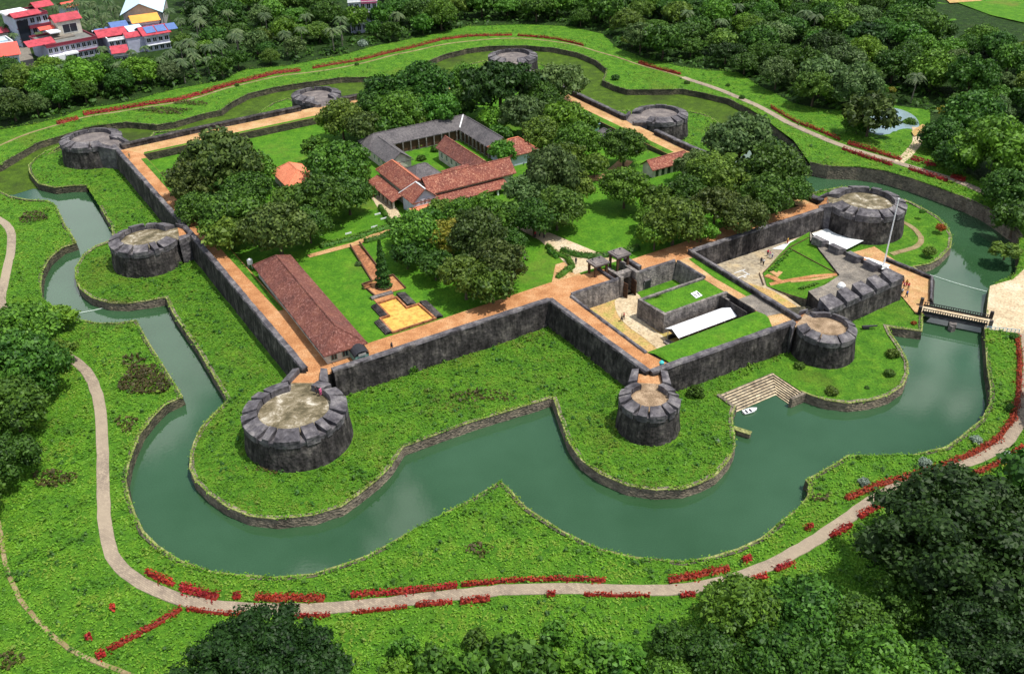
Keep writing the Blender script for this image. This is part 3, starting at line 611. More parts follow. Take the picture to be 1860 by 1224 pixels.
# round towers
def tower(label, u, v, R, gap, hgap=24, nm=11, zf=6.9, rise=1.55, ri=None, mat_floor='tower_floor', neck=None, group='round towers of the fort', rdrop=.75, z0=-.3, split=1.0, off0=0.):
    t = fthing('round_tower', label, 'round tower', u, v, 0, group); gap = R_(gap); hg = R_(hgap); ri = ri or R - 2.6
    seg = 72; m = MB(); rng2 = random.Random(int(u * 13 + v * 7)); zs = [z0, 1.6, 3.4, 5.2, zf - .4]
    vs = []
    for k, z in enumerate(zs):
        for i in range(seg):
            a = 2 * math.pi * i / seg; rr = R + .7 * (1 - (z - z0) / (zf - z0)) + rng2.uniform(-.07, .07); vs.append((rr * math.cos(a), rr * math.sin(a), z))
    fs = [(k * seg + i, k * seg + (i + 1) % seg, (k + 1) * seg + (i + 1) % seg, (k + 1) * seg + i) for k in range(4) for i in range(seg)]
    fs.append(tuple(4 * seg + i for i in range(seg))); m.add(vs, fs); o = m.build('tower_wall', 'fort_stone', t)
    # string course under the parapet + top surface
    m = MB(); n = 60; vs = []
    for i in range(n):
        a = 2 * math.pi * i / n
        for rr, z in ((ri + .4, zf - .2), (ri + .4, zf + .02), (R * .5, zf + .05)): vs.append((rr * math.cos(a), rr * math.sin(a), z))
    vs.append((0, 0, zf + .06)); fs = []
    for i in range(n):
        j = (i + 1) % n; fs += [(i * 3, j * 3, j * 3 + 1, i * 3 + 1), (i * 3 + 1, j * 3 + 1, j * 3 + 2, i * 3 + 2), (i * 3 + 2, j * 3 + 2, len(vs) - 1)]
    m.add(vs, fs).build('floor', mat_floor, t)
    m = MB(); vs = []
    for i in range(n):
        a = 2 * math.pi * i / n
        for rr, z in ((R + .12, zf - .75), (R + .1, zf - .02), (ri + .2, zf - .01)): vs.append((rr * math.cos(a), rr * math.sin(a), z))
    fs = []
    for i in range(n):
        j = (i + 1) % n; fs += [(i * 3, j * 3, j * 3 + 1, i * 3 + 1), (i * 3 + 1, j * 3 + 1, j * 3 + 2, i * 3 + 2)]
    m.add(vs, fs).build('string_course', 'rim_stone', t)
    tot = 2 * math.pi - 2 * hg; w = tot / nm; cuts = [0] + [i * w + rng2.uniform(-.32, .32) * w for i in range(1, nm)] + [tot]
    for i in range(nm):
        a0 = gap + hg + cuts[i]; a1 = gap + hg + cuts[i + 1]
        gi = .14 / R; go = (.50 + rng2.uniform(-.22, .3)) / R * split; k = 7; m = MB(); pin = []; pout = []
        if i == 0: gi0 = go0 = 0
        else: gi0, go0 = gi, go
        e1 = (0, 0) if i == nm - 1 else (gi, go)
        zj = rng2.uniform(-.12, .12); rj = rng2.uniform(-.1, .2)
        for j in range(k + 1):
            f = j / k; ai = a0 + gi0 + (a1 - e1[0] - a0 - gi0) * f; ao = a0 + go0 + (a1 - e1[1] - a0 - go0) * f
            pin.append(((ri + rng2.uniform(-.04, .04)) * math.cos(ai), (ri + rng2.uniform(-.04, .04)) * math.sin(ai))); ro = R + .25 + rj * .5; pout.append((ro * math.cos(ao), ro * math.sin(ao)))
        nn = k + 1; z1 = zf + rise + zj; z2 = zf + rise - rdrop + zj
        V4 = [(x, y, zf - .05) for x, y in pin] + [(x, y, z1) for x, y in pin] + [(x, y, zf - .9) for x, y in pout] + [(x, y, z2) for x, y in pout]
        F4 = []
        for j in range(k):
            F4 += [(j, j + 1, nn + j + 1, nn + j)[::-1], (nn + j, nn + j + 1, 3 * nn + j + 1, 3 * nn + j)[::-1], (2 * nn + j, 2 * nn + j + 1, 3 * nn + j + 1, 3 * nn + j), (j, j + 1, 2 * nn + j + 1, 2 * nn + j)]
        F4 += [(0, nn, 3 * nn, 2 * nn), (k, 2 * nn + k, 3 * nn + k, nn + k)]
        me = mesh_from('merlon', V4, F4); bm = bmesh.new(); bm.from_mesh(me); bmesh.ops.recalc_face_normals(bm, faces=bm.faces); bm.to_mesh(me); bm.free()
        link('merlon', me, 'rim_stone', t)
    if neck:      # (du, dv) of the neck end relative to the centre
        d = np.array(neck, float); L = np.linalg.norm(d); e = d / L; s = np.array([-e[1], e[0]]); h0 = R * math.sin(hg) * .98; a = e * (R * .98); d = e * max(L, R + .6); w0 = R * .5
        def pt(f, g): return tuple(a + (d - a) * f + s * g)
        hb = 1.9; nm_ = 'laterite' if mat_floor != 'tower_floor_grey' else 'tower_floor_grey'; q0 = e * (ri * .80)
        m = MB(); m.prism([pt(0, -h0), pt(1, -hb), pt(1, hb), pt(0, h0)], -.2, 0, [zf + .04, WZ + .05, WZ + .05, zf + .04]); m.build('neck_ramp', nm_, t); MB().prism([tuple(q0 - s * h0 * .7), pt(.001, -h0), pt(.001, h0), tuple(q0 + s * h0 * .7)], zf - .3, zf + .09).build('neck_floor', mat_floor, t)
        for q in (-1, 1):
            m = MB(); g0 = h0 + .1; g1 = hb + .05; m.prism([pt(-.12, q * g0 * 1.0), pt(1.06, q * g1), pt(1.06, q * (g1 + 1.2)), pt(-.12, q * (g0 + 1.5))], -.2, 0, [zf + rise * .8, WZ + 1.1, WZ + .95, zf + rise * .45]); m.build('neck_parapet', 'rim_stone', t)
    return t
tower('huge round tower nearest the camera with a pale streaked floor', -7.8, -10.1, 8.6, 60, 18, 13, neck=(6.6, 10.4), rise=1.3, zf=5.6, ri=6.2)
tower('round tower at the far left corner with a grey cobbled floor', -13.2, 148.8, 8.4, -58, 20, 11, mat_floor='tower_floor_grey', neck=(6.8, -11.0), zf=5.9, rise=1.3)
tower('round tower in the middle of the left wall with a worn brown floor', -14.6, 72.4, 7.7, -10, 28, 10, neck=(9.6, -1.6), zf=5.6, rise=1.3, ri=5.4)
tower('round tower on the back wall at upper left with a small opening in its floor', 57.3, 150.6, 7.8, -90, 26, 11, mat_floor='tower_floor_grey', neck=(0, -9.4), zf=5.9, rise=1.3)
tower('rearmost round tower, behind the dark umbrella tree', 134, 152.8, 8.8, -125, 18, 12, mat_floor='tower_floor_grey', neck=(-7.5, -13), zf=5.9, rise=1.3)
tower('round tower in the middle of the right-rear wall with a bare sloping deck', 138.7, 73.6, 8.3, 170, 30, 11, mat_floor='tower_floor_grey', neck=(-10.4, 1.5), zf=5.9, rise=1.2)
tower('big dark round tower at far right above the white paving', 138.6, -5.4, 9.0, 140, 18, 12, neck=(-8.5, 7.2), zf=6.4, ri=6.4, rise=1.35)
tower('small round tower with a brown floor nearest the boat', 45.4, -39.6, 5.0, 52, 26, 10, ri=3.3, mat_floor='tower_floor_brown', neck=(5.2, 6.6), zf=5.5, rise=1.2, split=.7)
tower('small dark round tower between the gate courtyards and the footbridge', 88.7, -39.3, 5.4, 110, 34, 8, ri=3.9, mat_floor='tower_floor_brown', neck=(-2.6, 5.6), zf=5.4, rise=1.0, split=.5)

# second courtyard and the ravelin
sheet('courtyard_floor', W2([(88.2, -2.2), (131.4, -2.4), (131.6, -12), (117, -10), (113, -9), (98, -16), (96.5, -27.5), (88.2, -27.5)]), 1.0, 'court_dust', 3.)
sheet('white_paving', W2([(110.5, -3.4), (118, -2.9), (131.6, -2.6), (132.4, -11.9), (124.4, -13.0), (117.4, -9.6)]), 1.0, 'pale_paving', 3., off=.06)
RG = [toF(*P(a, b, z)[:2]) for a, b, z in [(1386, 496, 1.2), (1433, 451, 1.5), (1469, 432, 2.3), (1486, 458, 3.2), (1505, 478, 3.6), (1525, 500, 4.), (1498, 520, 3.7), (1467, 535, 3.2), (1436, 529, 2.4), (1393, 519, 1.2)]]
def rz(x, y):
    u, v = toF(x, y); t = ((u - 98) * .9 + (-v - 14) * .42) / 17.; t = min(1, max(0, t)); return 1.15 + 2.9 * t
sheet('ravelin_lawn', W2(RG), rz, 'lawn', 2., edge=2.)
m = MB(); rgw = densify(W2(RG), 2.)
for i in range(len(rgw)): a, b = rgw[i], rgw[(i + 1) % len(rgw)]; m.quad((*a, .1), (*b, .1), (*b, rz(*b)), (*a, rz(*a)))
m.build('ravelin_side', 'bank_stone')['kind'] = 'structure'
def rzz(x, y): return rz(x, y)
def rpx(L): return [tuple(P(a, b, rz)[:2]) for a, b in L]
ribbon('path', rpx([(1398, 517), (1432, 510), (1478, 502), (1520, 499)]), 1.1, rzz, 'laterite', .1, smooth_it=0)
ribbon('path', rpx([(1392, 500), (1402, 503), (1420, 512)]), 1.5, rzz, 'laterite', .08, smooth_it=0)
ribbon('path', rpx([(1436, 512), (1480, 508), (1512, 503)]), .7, rzz, 'laterite_path', .13, smooth_it=0)
ribbon('path', rpx([(1402, 493), (1412, 500), (1418, 494)]), 1.0, rzz, 'laterite_path', .09, smooth_it=0)
t = thing('kerb', 'thin dark kerb lines crossing and edging the fan-shaped lawn of the second courtyard', 'kerb', (0, 0, 0))
for L in ([(1386, 496), (1433, 451), (1469, 432)], [(1433, 451), (1470, 471), (1525, 500)], [(1379, 496), (1387, 518)]):
    q = rpx(L); m = MB()
    for a, b in zip(q[:-1], q[1:]):
        q2 = densify([a, b], 2., False)
        for c, d in zip(q2[:-1], q2[1:]): m.tube([(*c, rz(*c) + .1), (*d, rz(*d) + .1)], .11, 4)
    m.build('kerb_line', 'dark_wood', t)
sheet('courtyard_soil', W2([(90, -12), (94.6, -12.8), (96.5, -18), (96, -25.5), (93, -25.8), (90.5, -19)]), 1.0, 'dry_earth', 2.5, off=.07)
sheet('ditch_floor', W2([(88.3, -21), (93, -24.5), (101, -27.8), (100.5, -30), (96, -31.3), (88.3, -31)]), 1.0, 'bank_stone_dark', 3., off=.09)
# terrace behind the ravelin merlons
TER = [RG[7], RG[6], RG[5], RG[4], RG[3], RG[2], (116.2, -9.2), (117.6, -9.2), (118.2, -20), (116.8, -33.4), (94.6, -34.2), (96.5, -31.8)]
m = MB(); m.prism(densify(W2(TER), 4.), -.2, 4.0); m.build('terrace_core', 'fort_stone')['kind'] = 'structure'
sheet('terrace', W2(TER), 4.06, 'grey_slab', 3.)
t = fort_wall('ravelin wall facing the lawn, topped by five large sloping stone blocks', [(94.0, -34.6), (117.6, -33.7)], z1=4.4, side=1, thick=1.2, name='ravelin_wall')
def blocks(t, p0, p1, n, z0, zi, zo, thick, gapf=.16, inward=1):
    a = np.array(toF(*p0)) if False else np.array(p0, float); b = np.array(p1, float); e = (b - a) / np.linalg.norm(b - a); s = np.array([-e[1], e[0]]) * inward; L = np.linalg.norm(b - a); w = L / n
    org = np.array(toF(t.location.x, t.location.y))
    for i in range(n):
        q0 = a + e * (w * i + (w * gapf if i else 0)); q1 = a + e * (w * (i + 1) - (w * gapf * .3)); sk = e * w * .10
        pts = [q0 - s * .15, q1 - s * .15, q1 + s * thick - sk, q0 + s * thick + sk]
        pw = [W(*p)[:2] - np.array(t.location[:2]) for p in pts]
        MB().prism([tuple(p) for p in pw], z0, 0, [zo, zo, zi, zi]).build('merlon', 'rim_stone', t)
blocks(t, (94.6, -34.5), (117.7, -33.6), 5, 3.9, 6.3, 5.3, 3.1)
t = fort_wall('ravelin wall beside the flagpole, topped by five narrow stone blocks', [(118.3, -33.2), (118.6, -20), (117.4, -9.2)], z1=4.4, side=1, thick=1.1, zout=-.3, name='ravelin_wall')
blocks(t, (118.3, -33.3), (117.3, -9.4), 5, 3.9, 5.7, 5.3, 1.9)
m = MB(); t = thing('cross_wall', 'dark wall closing the gap between the ravelin lawn and the narrow dividing wall', 'wall', tuple(W(90, -31, 0)), FANG)
m.box(-2.6, 5.5, -.5, .5, 0, 3.4); m.build('wall_face', 'fort_stone', t)
# yard by the bridge
sheet('yard', W2([(118.7, -20), (118.9, -33.6), (115.6, -39.8), (117.6, -41.2), (121, -38.9), (130.2, -32.2), (130.9, -22.4), (132.6, -14.5), (126, -13.8), (124.4, -13.2), (118.4, -9.8)]), .0, 'laterite_path', 3., off=.3)
sheet('yard', W2([(119, -13), (124, -13.4), (127, -18), (128.2, -22.8), (123.5, -24.3), (118.9, -24)]), .0, 'pale_paving', 3., off=.36)
sheet('yard', smoothp(W2([(120.4, -14.2), (125, -14.6), (126.4, -19.6), (121.6, -20.8)]), 1, True), .0, 'laterite', 3., off=.42)
fort_wall('low dark parapet on the moat side of the sandy yard', [(129.3, -20.6), (130.6, -32.2), (122.0, -38.6)], z1=1.2, side=-1, thick=.5, zin=.2, name='parapet_wall', zout=-.3)
ribbon('path', smoothp(W2([(146, 2), (150, -5), (149, -14), (143, -20), (133, -19)]), 1), 1.3, IZ, 'track', .12)
# ================================================================== BRIDGE, STEPS, BOAT
def line_thing(name, label, cat, pa, pb, group=None):
    a = np.array(pa); b = np.array(pb); an = math.atan2(b[1] - a[1], b[0] - a[0]); return thing(name, label, cat, tuple(a), an, group), float(np.linalg.norm((b - a)[:2]))
t, L = line_thing('footbridge', 'narrow stone bridge with dark railings over the moat to the sandy landing', 'bridge', P(1679, 565, 0), P(1789, 587, 0))
m = MB(); m.box(-.6, L + .6, -1.35, 1.35, .15, .42); m.build('deck', 'sand', t)
m = MB(); m.box(-.6, L + .6, -1.55, -1.15, -.35, .16); m.box(-.6, L + .6, 1.15, 1.55, -.35, .16); m.build('girder', 'rim_stone', t)
for s in (-1, 1):
    m = MB(); m.box(-.4, L + .4, s * 1.42 - .06, s * 1.42 + .06, 1.25, 1.38); m.box(-.4, L + .4, s * 1.42 - .04, s * 1.42 + .04, .75, .82)
    for i in range(27): x = -.2 + i * (L + .4) / 26; m.box(x - .09, x + .09, s * 1.42 - .09, s * 1.42 + .09, .15, 1.36)
    m.box(-.4, L + .4, s * 1.42 - .05, s * 1.42 + .05, .15, .72)
    m.build('railing', 'black_iron', t)
m = MB(); m.prism([(L / 2 - .7, -2.6), (L / 2 + .7, -2.6), (L / 2 + .7, 1.9), (L / 2 - .7, 1.9)], -3.2, -.35); m.prism([(L / 2 - .7, -2.6), (L / 2, -3.4), (L / 2 + .7, -2.6)], -3.2, -.6); m.build('pier', 'court_stone', t)
for x in (-.9, L + .9): MB().box(x - .6, x + .6, -2.2, 2.2, -3, .15).build('abutment', 'bank_stone_dark', t)
for k, (x, y) in enumerate([(-.9, -1.9), (-.9, 1.9), (L + .9, -1.9), (L + .9, 1.9)]): MB().prism([(x - .35, y - .35), (x + .35, y - .35), (x + .35, y + .35), (x - .35, y + .35)], 0, 1.9).build('post', 'fort_stone', t)
# bathing steps
t = fthing('bathing_steps', 'broad brown stone steps in an L shape going down into the moat by the boat', 'steps', 62.2, -39.4, 0)
N = 9; Lu = 13.2; wv_, wu_ = 4.4, 3.0
ms = MB(); me_ = MB()
for i in range(N):
    z = -.02 - i * .24; a0 = -i * wv_ / N; a1 = -(i + 1) * wv_ / N; b0 = Lu - i * wu_ / N; b1 = Lu - (i + 1) * wu_ / N
    ms.box(0, b0, a1, a0, -3.4, z); ms.box(b1, b0, -7.6, a1, -3.4, z)
    me_.box(0, b0, a1 - .05, a1 + .17, z - .04, z + .035); me_.box(b1 - .05, b1 + .13, -7.6, a1, z - .04, z + .035)
ms.build('step_treads', 'bank_stone', t); me_.build('step_edges', 'step_stone', t)
MB().box(-.7, -.02, -4.6, .1, -3.4, .2).build('side_wall', 'bank_stone', t); MB().box(Lu - 3.2, Lu + .4, -8.3, -7.62, -3.4, .15).build('side_wall', 'bank_stone', t)
t = thing('stone_landing', 'small stone landing stub sticking out beside the white boat', 'landing', tuple(P(1338, 772, 0)), FA - R_(62))
MB().prism([(-1.5, -.5), (2.6, -.3), (2.6, .5), (-1.5, .7)], -3, -.9).build('stub_wall', 'bank_stone', t); MB().box(-1.5, 2.7, -.45, .6, -.9, -.75).build('coping', 'kerb_stone', t)
def boat():
    t = thing('boat', 'small white open boat moored at the foot of the bathing steps', 'boat', tuple(P(1362, 748, WL)), FA - R_(10))
    sec = []; m = MB(); n = 9; k = 7
    for i in range(n):
        f = i / (n - 1); x = -1.9 + 3.9 * f; w = .85 * (1 - max(0, (f - .45) / .55) ** 2.2) * (.88 + .12 * min(1, f * 4)); w = max(w, .03); h = .55 + .25 * f * f
        for j in range(k): a = math.pi * j / (k - 1); m.v.append((x, -w * math.cos(a), h - (h + .12) * math.sin(a) ** .6))
    for i in range(n - 1):
        for j in range(k - 1): m.f.append((i * k + j, i * k + j + 1, (i + 1) * k + j + 1, (i + 1) * k + j))
    m.f.append(tuple(range(k)))
    o = m.build('hull', 'white_paint', t, True); md = o.modifiers.new('s', 'SOLIDIFY'); md.thickness = .06
    MB().box(-1.8, 1.0, -.6, .6, .08, .13).build('floor', 'white_paint', t)
    for x in (-1.1, .1): MB().box(x, x + .35, -.72, .72, .36, .44).build('seat', 'cloth_dark', t)
    m = MB().box(-1.98, -1.8, -.75, .75, .3, .62); m.build('transom', 'white_paint', t)
boat()
bpy.data.objects['boat'].scale = (.72, .72, .72)
def rope(label, a, b, sag=0):
    t = thing('float_rope', label, 'float line', tuple(a)); n = 40; m = MB(); d = np.array(b) - np.array(a)
    for i in range(n):
        q = d * i / (n - 1); s = math.sin(math.pi * i / (n - 1)) * sag; m.box(q[0] - .09, q[0] + .09, q[1] + s - .09, q[1] + s + .09, -.02, .14)
    m.build('floats', 'float_rope', t); MB().tube([(d[0] * i / 20, d[1] * i / 20 + math.sin(math.pi * i / 20) * sag, .04) for i in range(21)], .04, 4).build('line', 'float_rope', t)
rope('pale float line across the moat just beyond the footbridge', P(1690, 500, WL), P(1791, 530, WL), -.4)
rope('pale float line across the moat at the left bend', P(131, 571, WL), P(200, 557, WL), -.3)
# flagpole
q = W(125.6, -22.9, .36); t = thing('flagpole', 'very tall white flagpole on a pale stepped base between the ravelin and the yard', 'flagpole', tuple(q))
m = MB(); m.prism([(-1.1, -1.1), (1.1, -1.1), (1.1, 1.1), (-1.1, 1.1)], 0, .3); m.prism([(-.6, -.6), (.6, -.6), (.6, .6), (-.6, .6)], .3, .8); m.build('base', 'pale_paving', t)
MB().tube([(0, 0, .8), (0, 0, 8), (0, 0, 16.8)], [.19, .15, .10], 8).build('pole', 'white_metal', t); MB().tube([(0, 0, 16.8), (0, 0, 17.0), (0, 0, 17.1)], [.1, .17, .05], 8).build('finial', 'white_metal', t)
# fence by the bridge (white)
t, L = line_thing('fence', 'low pale railing along the right side of the sandy landing', 'fence', P(1792, 600, .1), P(1850, 606, .1))
m = MB(); m.box(0, L, -.03, .03, .85, .95); m.box(0, L, -.03, .03, .4, .46); m.build('rail', 'lightblue_sheet', t)
for i in range(9): x = L * i / 8; MB().box(x - .06, x + .06, -.06, .06, 0, 1.0).build('post', 'lightblue_sheet', t)
# marker board on the casemate
t = thing('ground_marker', 'white square marker with two grey strokes lying on the grass-topped block', 'marker', tuple(P(1266, 535, 5.12)))
def mk(pts, z=5.12): o = np.array(P(1266, 535, 5.12)); return [tuple(P(a, b, z)[:2] - o[:2]) for a, b in pts]
MB().prism(mk([(1254.5, 533.5), (1265.2, 528.6), (1276, 537), (1264.5, 542.2)]), 0, .07).build('board', 'white_paint', t)
def stroke(px, w=.14):
    pts = mk(px); m = MB()
    for a, b in zip(pts[:-1], pts[1:]):
        a = np.array(a); b = np.array(b); e = (b - a) / np.linalg.norm(b - a); s = np.array([-e[1], e[0]]) * w; m.prism([tuple(a - s), tuple(b - s), tuple(b + s), tuple(a + s)], .07, .095)
    return m
stroke([(1258.6, 534.6), (1261.2, 536.2), (1265.0, 536.9), (1265.0, 538.4)]).build('stroke', 'cloth_dark', t)
stroke([(1266.4, 531.6), (1268.4, 534.2), (1271.2, 536.8)]).build('stroke', 'cloth_dark', t)
t = thing('court_markings', 'scuffed white painted lines on the second courtyard floor', 'floor marking', tuple(W(96.0, -8.6, 1.02)), FANG)
m = MB()
for a in [(-2, 1.6, -1, -.8), (-2, -1.8, -1, 1.2), (-1, 2.2, 1, 1.2), (1.2, 1.4, -1.3, 1.3), (-.6, .2, -1.6, -1.3)]: m.box(*a, 0, .03)
m.build('lines', 'court_line', t)

# ================================================================== BUILDINGS
def arch_windows(t, rows): pass
def roofed(t, x0, x1, y0, y1, zb, zw, rise, over=.7, roof='tile_red', wall='cream_wall', axis='x', hip0=0., hip1=0., ridge_off=0., windows=0, ridge_cap=None, wname='wall', rname='roof', thick=.18):
    """a wing: walls and a pitched roof in the thing's frame"""
    m = MB(); m.box(x0, x1, y0, y1, zb, zw)
    if axis == 'x': ym = (y0 + y1) / 2 + ridge_off; ends = [(x0, ym), (x1, ym)]
    if axis == 'y': xm = (x0 + x1) / 2 + ridge_off; ends = [(xm, y0), (xm, y1)]
    k = 1 - over / (((y1 - y0) if axis == 'x' else (x1 - x0)) / 2 + over)
    if not hip0:
        if axis == 'x': m.quad((x0, y0, zw), (x0, y1, zw), (x0, (y0 + y1) / 2 + ridge_off, zw + rise * .93))
        else: m.quad((x0, y0, zw), (x1, y0, zw), ((x0 + x1) / 2 + ridge_off, y0, zw + rise * .93))
    if not hip1:
        if axis == 'x': m.quad((x1, y0, zw), (x1, y1, zw), (x1, (y0 + y1) / 2 + ridge_off, zw + rise * .93))
        else: m.quad((x0, y1, zw), (x1, y1, zw), ((x0 + x1) / 2 + ridge_off, y1, zw + rise * .93))
    w = m.build(wname, wall, t)
    X0, X1, Y0, Y1 = x0 - over, x1 + over, y0 - over, y1 + over; ze = zw - rise * over / (((y1 - y0) if axis == 'x' else (x1 - x0)) / 2); zr = zw + rise
    m = MB()
    c = [(X0, Y0, ze), (X1, Y0, ze), (X1, Y1, ze), (X0, Y1, ze)]
    if axis == 'x': r0 = (X0 + hip0, ends[0][1], zr); r1 = (X1 - hip1, ends[1][1], zr); F = [(c[0], c[1], r1, r0), (c[2], c[3], r0, r1), (c[1], c[2], r1), (c[3], c[0], r0)]
    else: r0 = (ends[0][0], Y0 + hip0, zr); r1 = (ends[1][0], Y1 - hip1, zr); F = [(c[1], c[2], r1, r0), (c[3], c[0], r0, r1), (c[0], c[1], r0), (c[2], c[3], r1)]
    fs = F[:2] + ([F[2]] if (hip1 if axis == 'x' else hip0) else []) + ([F[3]] if (hip0 if axis == 'x' else hip1) else [])
    for f in fs:
        m.quad(*[(p[0], p[1], p[2] + thick) for p in f]); m.quad(*[(p[0], p[1], p[2]) for p in f][::-1])
    # eave boards
    bb = [(X0, Y0), (X1, Y0), (X1, Y1), (X0, Y1)]
    for i in range(4): a, b = bb[i], bb[(i + 1) % 4]; 
    m.box(X0, X1, Y0, Y0 + .12, ze - .05, ze + thick - .01); m.box(X0, X1, Y1 - .12, Y1, ze - .05, ze + thick - .01)
    ro = m.build(rname, roof, t)
    if ridge_cap:
        m = MB(); m.tube([(r0[0], r0[1], zr + thick), (r1[0], r1[1], zr + thick)], .16, 6)
        if hip0:
            cc = (c[0], c[3]) if axis == 'x' else (c[0], c[1])
            for q in cc: m.tube([(r0[0], r0[1], zr + thick), (q[0], q[1], q[2] + thick)], .13, 5)
        if hip1:
            cc = (c[1], c[2]) if axis == 'x' else (c[2], c[3])
            for q in cc: m.tube([(r1[0], r1[1], zr + thick), (q[0], q[1], q[2] + thick)], .13, 5)
        m.build('ridge_tiles', ridge_cap, ro)
    return w, ro
def window(t, x, y, z, w, h, face, fr='white_paint', gl='dark_glass'):
    """face: 'y-' etc. = outward direction"""
    d = .06; s = -1 if '-' in face else 1
    m = MB(); g = MB()
    if face[0] == 'y':
        for a in (( -w / 2 - .1, w / 2 + .1, -.1, 0), (-w / 2 - .1, w / 2 + .1, h, h + .1), (-w / 2 - .1, -w / 2, 0, h), (w / 2, w / 2 + .1, 0, h), (-.04, .04, 0, h)): m.box(x + a[0], x + a[1], min(y, y + s * .1), max(y, y + s * .1), z + a[2], z + a[3])
        g.box(x - w / 2, x + w / 2, min(y, y + s * d), max(y, y + s * d), z, z + h)
    else:
        for a in ((-w / 2 - .1, w / 2 + .1, -.1, 0), (-w / 2 - .1, w / 2 + .1, h, h + .1), (-w / 2 - .1, -w / 2, 0, h), (w / 2, w / 2 + .1, 0, h), (-.04, .04, 0, h)): m.box(min(x, x + s * .1), max(x, x + s * .1), y + a[0], y + a[1], z + a[2], z + a[3])
        g.box(min(x, x + s * d), max(x, x + s * d), y - w / 2, y + w / 2, z, z + h)
    f = m.build('window', fr, t); g.build('pane', gl, f); return f

# long barrack by the left wall
t = fthing('barrack', 'long low barrack under a dark maroon tiled roof beside the left wall walk', 'barrack', 6.2, 21.5, LZ(*W(6, 21)[:2]))
roofed(t, -3.6, 3.6, -20.0, 20.6, 0, 3.2, 2.5, .75, 'tile_maroon', 'cream_wall', 'y', 4.0, 4.2, ridge_cap='tile_maroon')
for i in range(13): window(t, -3.6, -17.5 + i * 3.0, 1.1, 1.1, 1.4, 'x-', 'green_wall')
for i in range(13): window(t, 3.6, -17.5 + i * 3.0, 1.1, 1.1, 1.4, 'x', 'green_wall')
for x in (-2.2, 0): window(t, x, -20.0, 1.1, 1.0, 1.3, 'y-', 'green_wall')
m = MB(); m.prism([(.9, -22.8), (3.6, -22.8), (3.6, -20.0), (.9, -20.0)], 0, 1.9); m.build('porch', 'green_wall', t)
m = MB()
for i in range(8):
    a0 = math.pi * i / 8; a1 = math.pi * (i + 1) / 8; xa, za = 2.25 - 1.55 * math.cos(a0), 1.9 + 1.0 * math.sin(a0); xb, zb_ = 2.25 - 1.55 * math.cos(a1), 1.9 + 1.0 * math.sin(a1)
    m.quad((xa, -23, za), (xb, -23, zb_), (xb, -20.1, zb_ + .3), (xa, -20.1, za + .3))
m.quad(*[(2.25 - 1.45 * math.cos(math.pi * i / 8), -22.7, 1.85 + .9 * math.sin(math.pi * i / 8)) for i in range(9)]); m.build('porch_hood', 'black_iron', t)
MB().box(1.5, 3.0, -23.02, -22.95, 1.95, 2.45).build('notice_panel', 'concrete', t)
for x in (-2.0, -.3): MB().box(x - .5, x + .5, -20.9, -20.05, 0, .2).build('doorstep', 'rim_stone', t)

# palace: grey-roofed court wings
zp = LZ(*W(68, 85)[:2])
t = fthing('courtyard_house', 'grey-roofed quadrangle wings round the green inner court', 'courtyard house', 68, 88, zp)
roofed(t, -15.5, 19.5, 8.0, 14.6, 0, 3.6, 2.3, .6, 'tile_grey', 'cream_wall', 'x', 3.4, 3.6, ridge_cap='tile_grey')
roofed(t, -15.5, -9.2, -5.6, 8.0, 0, 3.61, 2.25, .6, 'tile_grey', 'cream_wall', 'y', 0, .0, ridge_cap='tile_grey')
roofed(t, 13.4, 19.6, -11.5, 8.0, 0, 3.62, 2.35, .6, 'tile_grey', 'cream_wall', 'y', 0, .0, ridge_cap='tile_grey')
MB().tube([(16.4, 11.3, 6.05), (13.2, 7.7, 3.75)], .22, 5).build('valley_flashing', 'white_paint', t)
for i in range(9): MB().box(-8 + i * 2.5 - .18, -8 + i * 2.5 + .12, 7.3, 7.6, 0, 3.2).build('pillar', 'court_stone', t)
for i in range(8): MB().box(12.6, 13.0, -10 + i * 2.3 - .18, -10 + i * 2.3 + .12, 0, 3.2).build('pillar', 'court_stone', t)
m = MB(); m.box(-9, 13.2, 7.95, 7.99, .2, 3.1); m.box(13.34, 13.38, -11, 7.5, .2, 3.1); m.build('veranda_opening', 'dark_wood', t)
for i in range(6): window(t, -15.5, -4 + i * 3, 1.2, 1.0, 1.3, 'x-')
o = sheet('court_garden', W2([(59.5, 71), (81, 71), (81, 95.5), (59.5, 95.5)]), zp, 'lawn', 3., off=.12)
# inner red-roofed hall
t = fthing('hall', 'long maroon-roofed hall inside the quadrangle', 'hall', 71.2, 74.5, zp)
roofed(t, -2.6, 2.6, -11.5, 10.5, 0, 4.0, 2.3, .6, 'tile_maroon', 'cream_wall', 'y', 0, 0, ridge_cap='tile_red')
for i in range(7): window(t, -2.6, -9 + i * 2.9, 1.3, 1.1, 1.6, 'x-')
roofed(t, -8.6, -3.2, -10.6, -3.8, 0, 3.0, 1.7, .5, 'tile_red', 'cream_wall', 'x', 2.4, 0, wname='annex_wall', rname='annex_roof')
t = fthing('pavilion', 'small grey hip-roofed pavilion in the corner of the inner court', 'pavilion', 57.8, 73.6, zp)
roofed(t, -3.3, 3.3, -3.2, 3.6, 0, 3.0, 1.9, .7, 'tile_grey', 'cream_wall', 'x', 2.9, 2.9, ridge_cap='tile_grey')
for x in (-2, 0, 2): window(t, x, -3.2, 1, .9, 1.3, 'y-')
